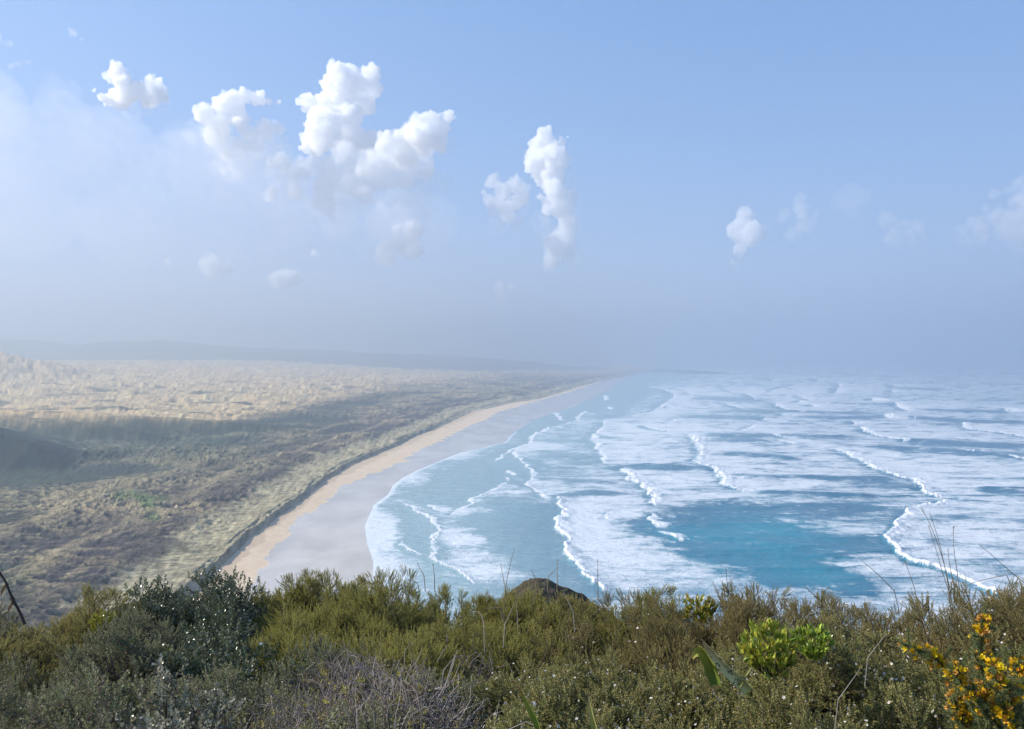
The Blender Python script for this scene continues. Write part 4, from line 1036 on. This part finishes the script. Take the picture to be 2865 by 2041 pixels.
def strip_blade(uv, d, widths, cols, fold=.35, lean=0):
    p = curve_pts(uv, d, lean, 24); tg = unit(np.gradient(p, axis=0)); view = np.array([-.75, -.75, .35])
    w = unit(np.cross(tg, view)); nn = unit(np.cross(w, tg)); q = np.linspace(0, 1, len(p))
    wd = np.interp(q, np.linspace(0, 1, len(widths)), widths)
    rows_ = np.stack([p - w * wd[:, None] * .5, p - w * wd[:, None] * .25 - nn * wd[:, None] * fold * .5, p - nn * wd[:, None] * fold, p + w * wd[:, None] * .25 - nn * wd[:, None] * fold * .5, p + w * wd[:, None] * .5], 1)
    back = rows_ - nn[:, None] * .0018
    V = np.concatenate([rows_, back[:, ::-1]], 1); nr, nc = V.shape[:2]
    i = np.arange(nr - 1)[:, None] * nc; j = np.arange(nc)[None]
    Fc = np.stack([i + j, i + (j + 1) % nc, i + nc + (j + 1) % nc, i + nc + j], -1).reshape(-1, 4)
    org = p[-1]
    m = mesh_np("blade", V.reshape(-1, 3) - org, Fc, False)
    cs = np.array(cols, float); kk = np.stack([np.interp(q, np.linspace(0, 1, len(cs)), cs[:, c]) for c in range(3)], 1)
    set_color(m, "tint", np.repeat(kk, nc, 0))
    return m, org
def build_flax():
    mot = NT("mottled_flax"); c = mot.attr("tint", 0); nz = mot.noise(70, 3, .6)
    mot.l(mot.mix(mot.maprange(nz, .56, .62), c, (.10, .11, .07)), mot.b.inputs['Base Color']); mot.b.inputs['Roughness'].default_value = .5
    g, y, tipc = (.13, .17, .025), (.30, .31, .05), (.35, .20, .06)
    for uv, d, w, cols, mat, lab in (
        (r6([(92,820),(105,785),(140,768),(175,805),(205,870),(235,950),(250,1000)]), 3.1, [.006, .03, .046, .05, .05, .044], [(.40, .32, .10), (.42,.42,.08), (.40,.42,.08), (.24,.30,.05), (.18,.26,.05)], M_FLAX, "green flax blade bent over at its tip beside the bright yellow-green bush"),
        (r6([(150,690),(210,775),(300,880),(430,1000),(470,1050)]), 3.05, [.003, .03, .04, .045, .045], [(.55, .34, .14), (.58, .50, .22), (.60, .58, .26), (.52, .54, .18)], mot.m, "pale mottled flax blade leaning left over the bent green one"),
        (r6([(480,875),(430,945),(400,1000)]), 3.05, [.006, .016, .016], [(.38, .36, .12), (.30, .30, .10)], M_FLAX, "short flax blade tip under the bright yellow-green bush"),
        (r5([(1190,1010),(1215,1065),(1260,1160),(1310,1260),(1340,1400)]), 2.05, [.002, .012, .019, .021], [(.50, .26, .08), (.36, .40, .07), (.28, .36, .06), (.20, .28, .05)], M_FLAX, "slim green flax blade leaning left with an orange tip at the near edge"),
        (r5([(1655,1068),(1660,1120),(1675,1210),(1700,1310),(1715,1450)]), 2.0, [.002, .012, .019, .021], [(.46, .38, .20), (.55, .52, .20), (.45, .46, .14), (.30, .36, .09)], M_FLAX, "upright flax blade with a pale yellow edge at the near edge of the scrub")):
        m, org = strip_blade(uv, d, w, cols)
        o = put("flax_blade", m, mat); o.location = org
        tag(o, lab, "flax leaf", "flax blades among the tea-tree shrubs")
build_flax()

def rosette_bush(name, label, u, v, d, rw, rh, n, leafl, cols, seed):
    rng = np.random.default_rng(seed); d = canopy_depth(u, v + rh * .55) - .10; base = at(u, v, d)
    k = d / F
    t = thing(name, label, "shrub", (base.x, base.y, base.z - rh * k), "bright yellow-green bushes")
    dd = unit(rng.normal(size=(n, 3)) + np.array([0, -.35, .12])); r = rng.uniform(.3, 1, n)[:, None] ** .5
    p = dd * r * np.array([rw * k, rw * k, rh * k]) + np.array([0, 0, rh * k])
    L = Leaves(); cols = np.array(cols)
    ax = unit(dd * .5 + np.array([0, 0, .8]) + rng.normal(size=(n, 3)) * .25); e1, e2 = frame(ax, rng)
    for q in range(11):
        ph = q * 2.4 + rng.uniform(0, 6.28)
        rr = e1 * np.cos(ph) + e2 * np.sin(ph); an = rng.uniform(.5, 1.35, n) * (1.15 - .05 * q)
        dr = unit(ax * np.cos(an)[:, None] + rr * np.sin(an)[:, None]); w = unit(np.cross(dr, ax) + 1e-4)
        c = np.clip(cols[rng.integers(0, len(cols), n)] * rng.uniform(.75, 1.2, (n, 1)), 0, .8)
        L.add_curved(p - ax * .002 * q, dr, w, leafl * rng.uniform(.75, 1.15, n), leafl * .42 * rng.uniform(.85, 1.1, n), c, rng.uniform(.35, .95, n))
    put("foliage", L.mesh("foliage"), M_GLOSS, t)
    T = Tubes(4)
    for q in range(0, n, 4): T.add([np.array([p[q][0] * .3, p[q][1] * .3, .1 * rh * k]), p[q] * .7, p[q]], [.003, .0025, .0015], (.10, .10, .035))
    put("stems", T.mesh("stems"), M_TWIG, t)
YG = [(.46, .50, .06), (.54, .54, .08), (.34, .42, .06), (.22, .33, .05), (.55, .46, .08)]
rosette_bush("glossy_bush", "bright yellow-green glossy bush, the largest, beside the flax blades", 1712, 1450, 3.5, 66, 60, 130, .030, YG, 21)
rosette_bush("glossy_bush", "smaller yellow-green bush touching the largest one on its gorse side", 1808, 1432, 3.7, 48, 34, 70, .028, [(.36, .48, .06), (.48, .54, .08), (.24, .36, .05)], 22)
rosette_bush("glossy_bush", "small yellow bush on the crest left of the turquoise pool", 1557, 1356, 4.9, 38, 30, 64, .032, [(.46, .42, .06), (.40, .40, .05), (.26, .30, .05), (.5, .36, .08)], 23)
rosette_bush("glossy_bush", "loose yellow-leaved sprig in the grey-green shrubs below the green rush patch", 226, 1384, 4.2, 28, 28, 90, .015, [(.50, .44, .06), (.44, .40, .05), (.34, .34, .06)], 24)

def build_gorse():
    rng = np.random.default_rng(31); d0 = 2.85
    org = at(2230, 1680, d0)
    t = thing("gorse_bush", "spiny gorse bush covered in yellow-orange pea flowers at the edge of the scrub", "bush", org)
    S = [[(2215,1660),(2190,1520),(2188,1440),(2192,1372)], [(2200,1640),(2150,1540),(2090,1470),(2010,1436)], [(2235,1660),(2190,1580),(2140,1510),(2118,1488)], [(2250,1660),(2240,1580),(2222,1500),(2212,1478)],
         [(2290,1660),(2275,1570),(2268,1500),(2262,1470)], [(2215,1670),(2180,1630),(2150,1590),(2126,1580)], [(2260,1670),(2230,1620),(2200,1580),(2185,1552)], [(2300,1660),(2310,1560),(2300,1480),(2305,1440)],
         [(2330,1670),(2330,1560),(2345,1490),(2340,1450)], [(2250,1680),(2215,1650),(2170,1630),(2140,1620)], [(2290,1680),(2260,1630),(2240,1590),(2232,1570)], [(2360,1670),(2380,1600),(2390,1520),(2400,1490)], [(2240,1690),(2262,1600),(2250,1545),(2250,1530)]]
    for _q in range(16):
        bu, bv = rng.uniform(2130, 2420), rng.uniform(1490, 1620)
        S.append([(bu + rng.uniform(-20, 30), 1690), (bu + rng.uniform(-10, 20), (bv + 1690) / 2), (bu, bv + 20), (bu - 6, bv)])
    L = Leaves(); T = Tubes(4); fp = []; fa = []
    for k, s in enumerate(S):
        pts = curve_pts(s, d0 + rng.uniform(-.16, .16), rng.uniform(-.1, .12), 40) - np.array(org)
        T.add(pts, np.linspace(.006, .002, 40), (.10, .11, .04))
        side = [pts]
        for q in range(12, 38, 3):                              # side shoots
            dv = unit(rng.normal(size=3) + np.array([0, 0, .6]) + (pts[min(q + 1, 39)] - pts[q]) * 60); ln = rng.uniform(.03, .085)
            sp = np.array([pts[q] + dv * ln * a for a in np.linspace(0, 1, 6)]); side.append(sp); T.add(sp, np.linspace(.0025, .0012, 6), (.11, .13, .04))
        for sp in side:
            n = 16 * len(sp) if len(sp) > 10 else 90
            a = rng.uniform(0, 1, n); idx = a * (len(sp) - 1); i0 = np.clip(idx.astype(int), 0, len(sp) - 2); fr = (idx - i0)[:, None]
            p = sp[i0] * (1 - fr) + sp[i0 + 1] * fr; ax = unit(sp[i0 + 1] - sp[i0])
            dr = unit(rng.normal(size=(n, 3)) + ax * .7); w = unit(np.cross(dr, ax) + 1e-4)
            c = np.array([(.13, .165, .06), (.17, .20, .075), (.10, .135, .05)])[rng.integers(0, 3, n)] * rng.uniform(.8, 1.2, (n, 1))
            L.add(p, dr, w, rng.uniform(.012, .026, n), np.full(n, .0024), c, .03)
        nf = 46
        a = 1 - rng.random(nf) ** 1.2 * .55; i0 = np.clip((a * 38).astype(int), 0, 38)
        off = unit(rng.normal(size=(nf, 3)) + np.array([0, -.4, .2]))
        fp.append(pts[i0] + off * rng.uniform(.006, .03, (nf, 1))); fa.append(unit(off + unit(pts[i0 + 1] - pts[i0]) * .8))
    put("spines", L.mesh("spines"), M_LEAF, t); put("stems", T.mesh("stems"), M_TWIG, t)
    P = np.concatenate(fp); A = np.concatenate(fa); n = len(P); e1, e2 = frame(A, rng)
    pal = np.array([(.86, .58, .010), (.84, .52, .015), (.78, .42, .05), (.66, .34, .08), (.88, .66, .02)])
    c = pal[rng.integers(0, len(pal), n)] * rng.uniform(.85, 1.1, (n, 1)); sz = .019 * rng.uniform(.75, 1.25, n)
    Fl = Leaves()
    for sgn in (-1, 1):                                          # cupped standard, two wings and keel of a pea flower
        Fl.add_curved(P, unit(A + e1 * .25 * sgn + e2 * .35), unit(e1 + A * .1 * sgn), sz, sz * .62, c, np.full(n, -.25))
        Fl.add_curved(P, unit(A + e1 * .35 * sgn - e2 * .1), unit(e2), sz * .85, sz * .5, c * .92, np.full(n, .2))
    Fl.add_curved(P, unit(A - e2 * .35), unit(e1), sz * .8, sz * .4, c * .85, np.full(n, .2))
    Fl.add(P - A * .003, A, e2, sz * .45, sz * .4, np.repeat(np.array([[.40, .24, .08]]), n, 0), .1)
    put("blossoms", Fl.mesh("blossoms"), M_PETAL, t)
build_gorse()

def build_dry_stem():
    d = 4.4; rng = np.random.default_rng(41)
    uv = [(-12,1262),(0,1282),(12,1300),(20,1325),(30,1345),(42,1366),(52,1392)]
    p = curve_pts(uv, d, 0, 22); org = p[-1].copy(); p = p - org
    t = thing("withered_stalk", "withered dark stalk with curled dead leaves before the dune land", "dead stem", org)
    T = Tubes(6); T.add(p, np.linspace(.005, .008, 22), (.07, .05, .045)); put("stem", T.mesh("stem"), M_TWIG, t)
    for k, (q, sx) in enumerate(((7, -1), (11, 1), (13, -1))):
        L = Leaves(); b = p[q][None]; dr = unit(np.array([[sx * .5, -.2, -.8]])); w = unit(np.array([[.6, .6, .2]]))
        L.add_curved(b, dr, w, np.array([.055]), np.array([.022]), np.array([[.13, .07, .055]]), np.array([.5 * sx]), 6)
        put("dead_leaf", L.mesh("dead_leaf"), M_LEAF, t)
build_dry_stem()
# ------------------------------------------------------------------ haze: one even box of sea air
def build_haze():
    bm = bmesh.new(); bmesh.ops.create_cube(bm, size=1.0)
    m = bpy.data.meshes.new("haze"); bm.to_mesh(m); bm.free()
    z0, z1 = -8.0, 520.0
    o = put("haze", m, volume_mat("sea_haze", 0.00044, (.505, .59, .695), .28))
    o.scale = (36000, 36000, z1 - z0); o.location = (0, 0, (z0 + z1) / 2)
    o['kind'] = 'stuff'; o['label'] = 'pale blue sea haze over the bay'
build_haze()
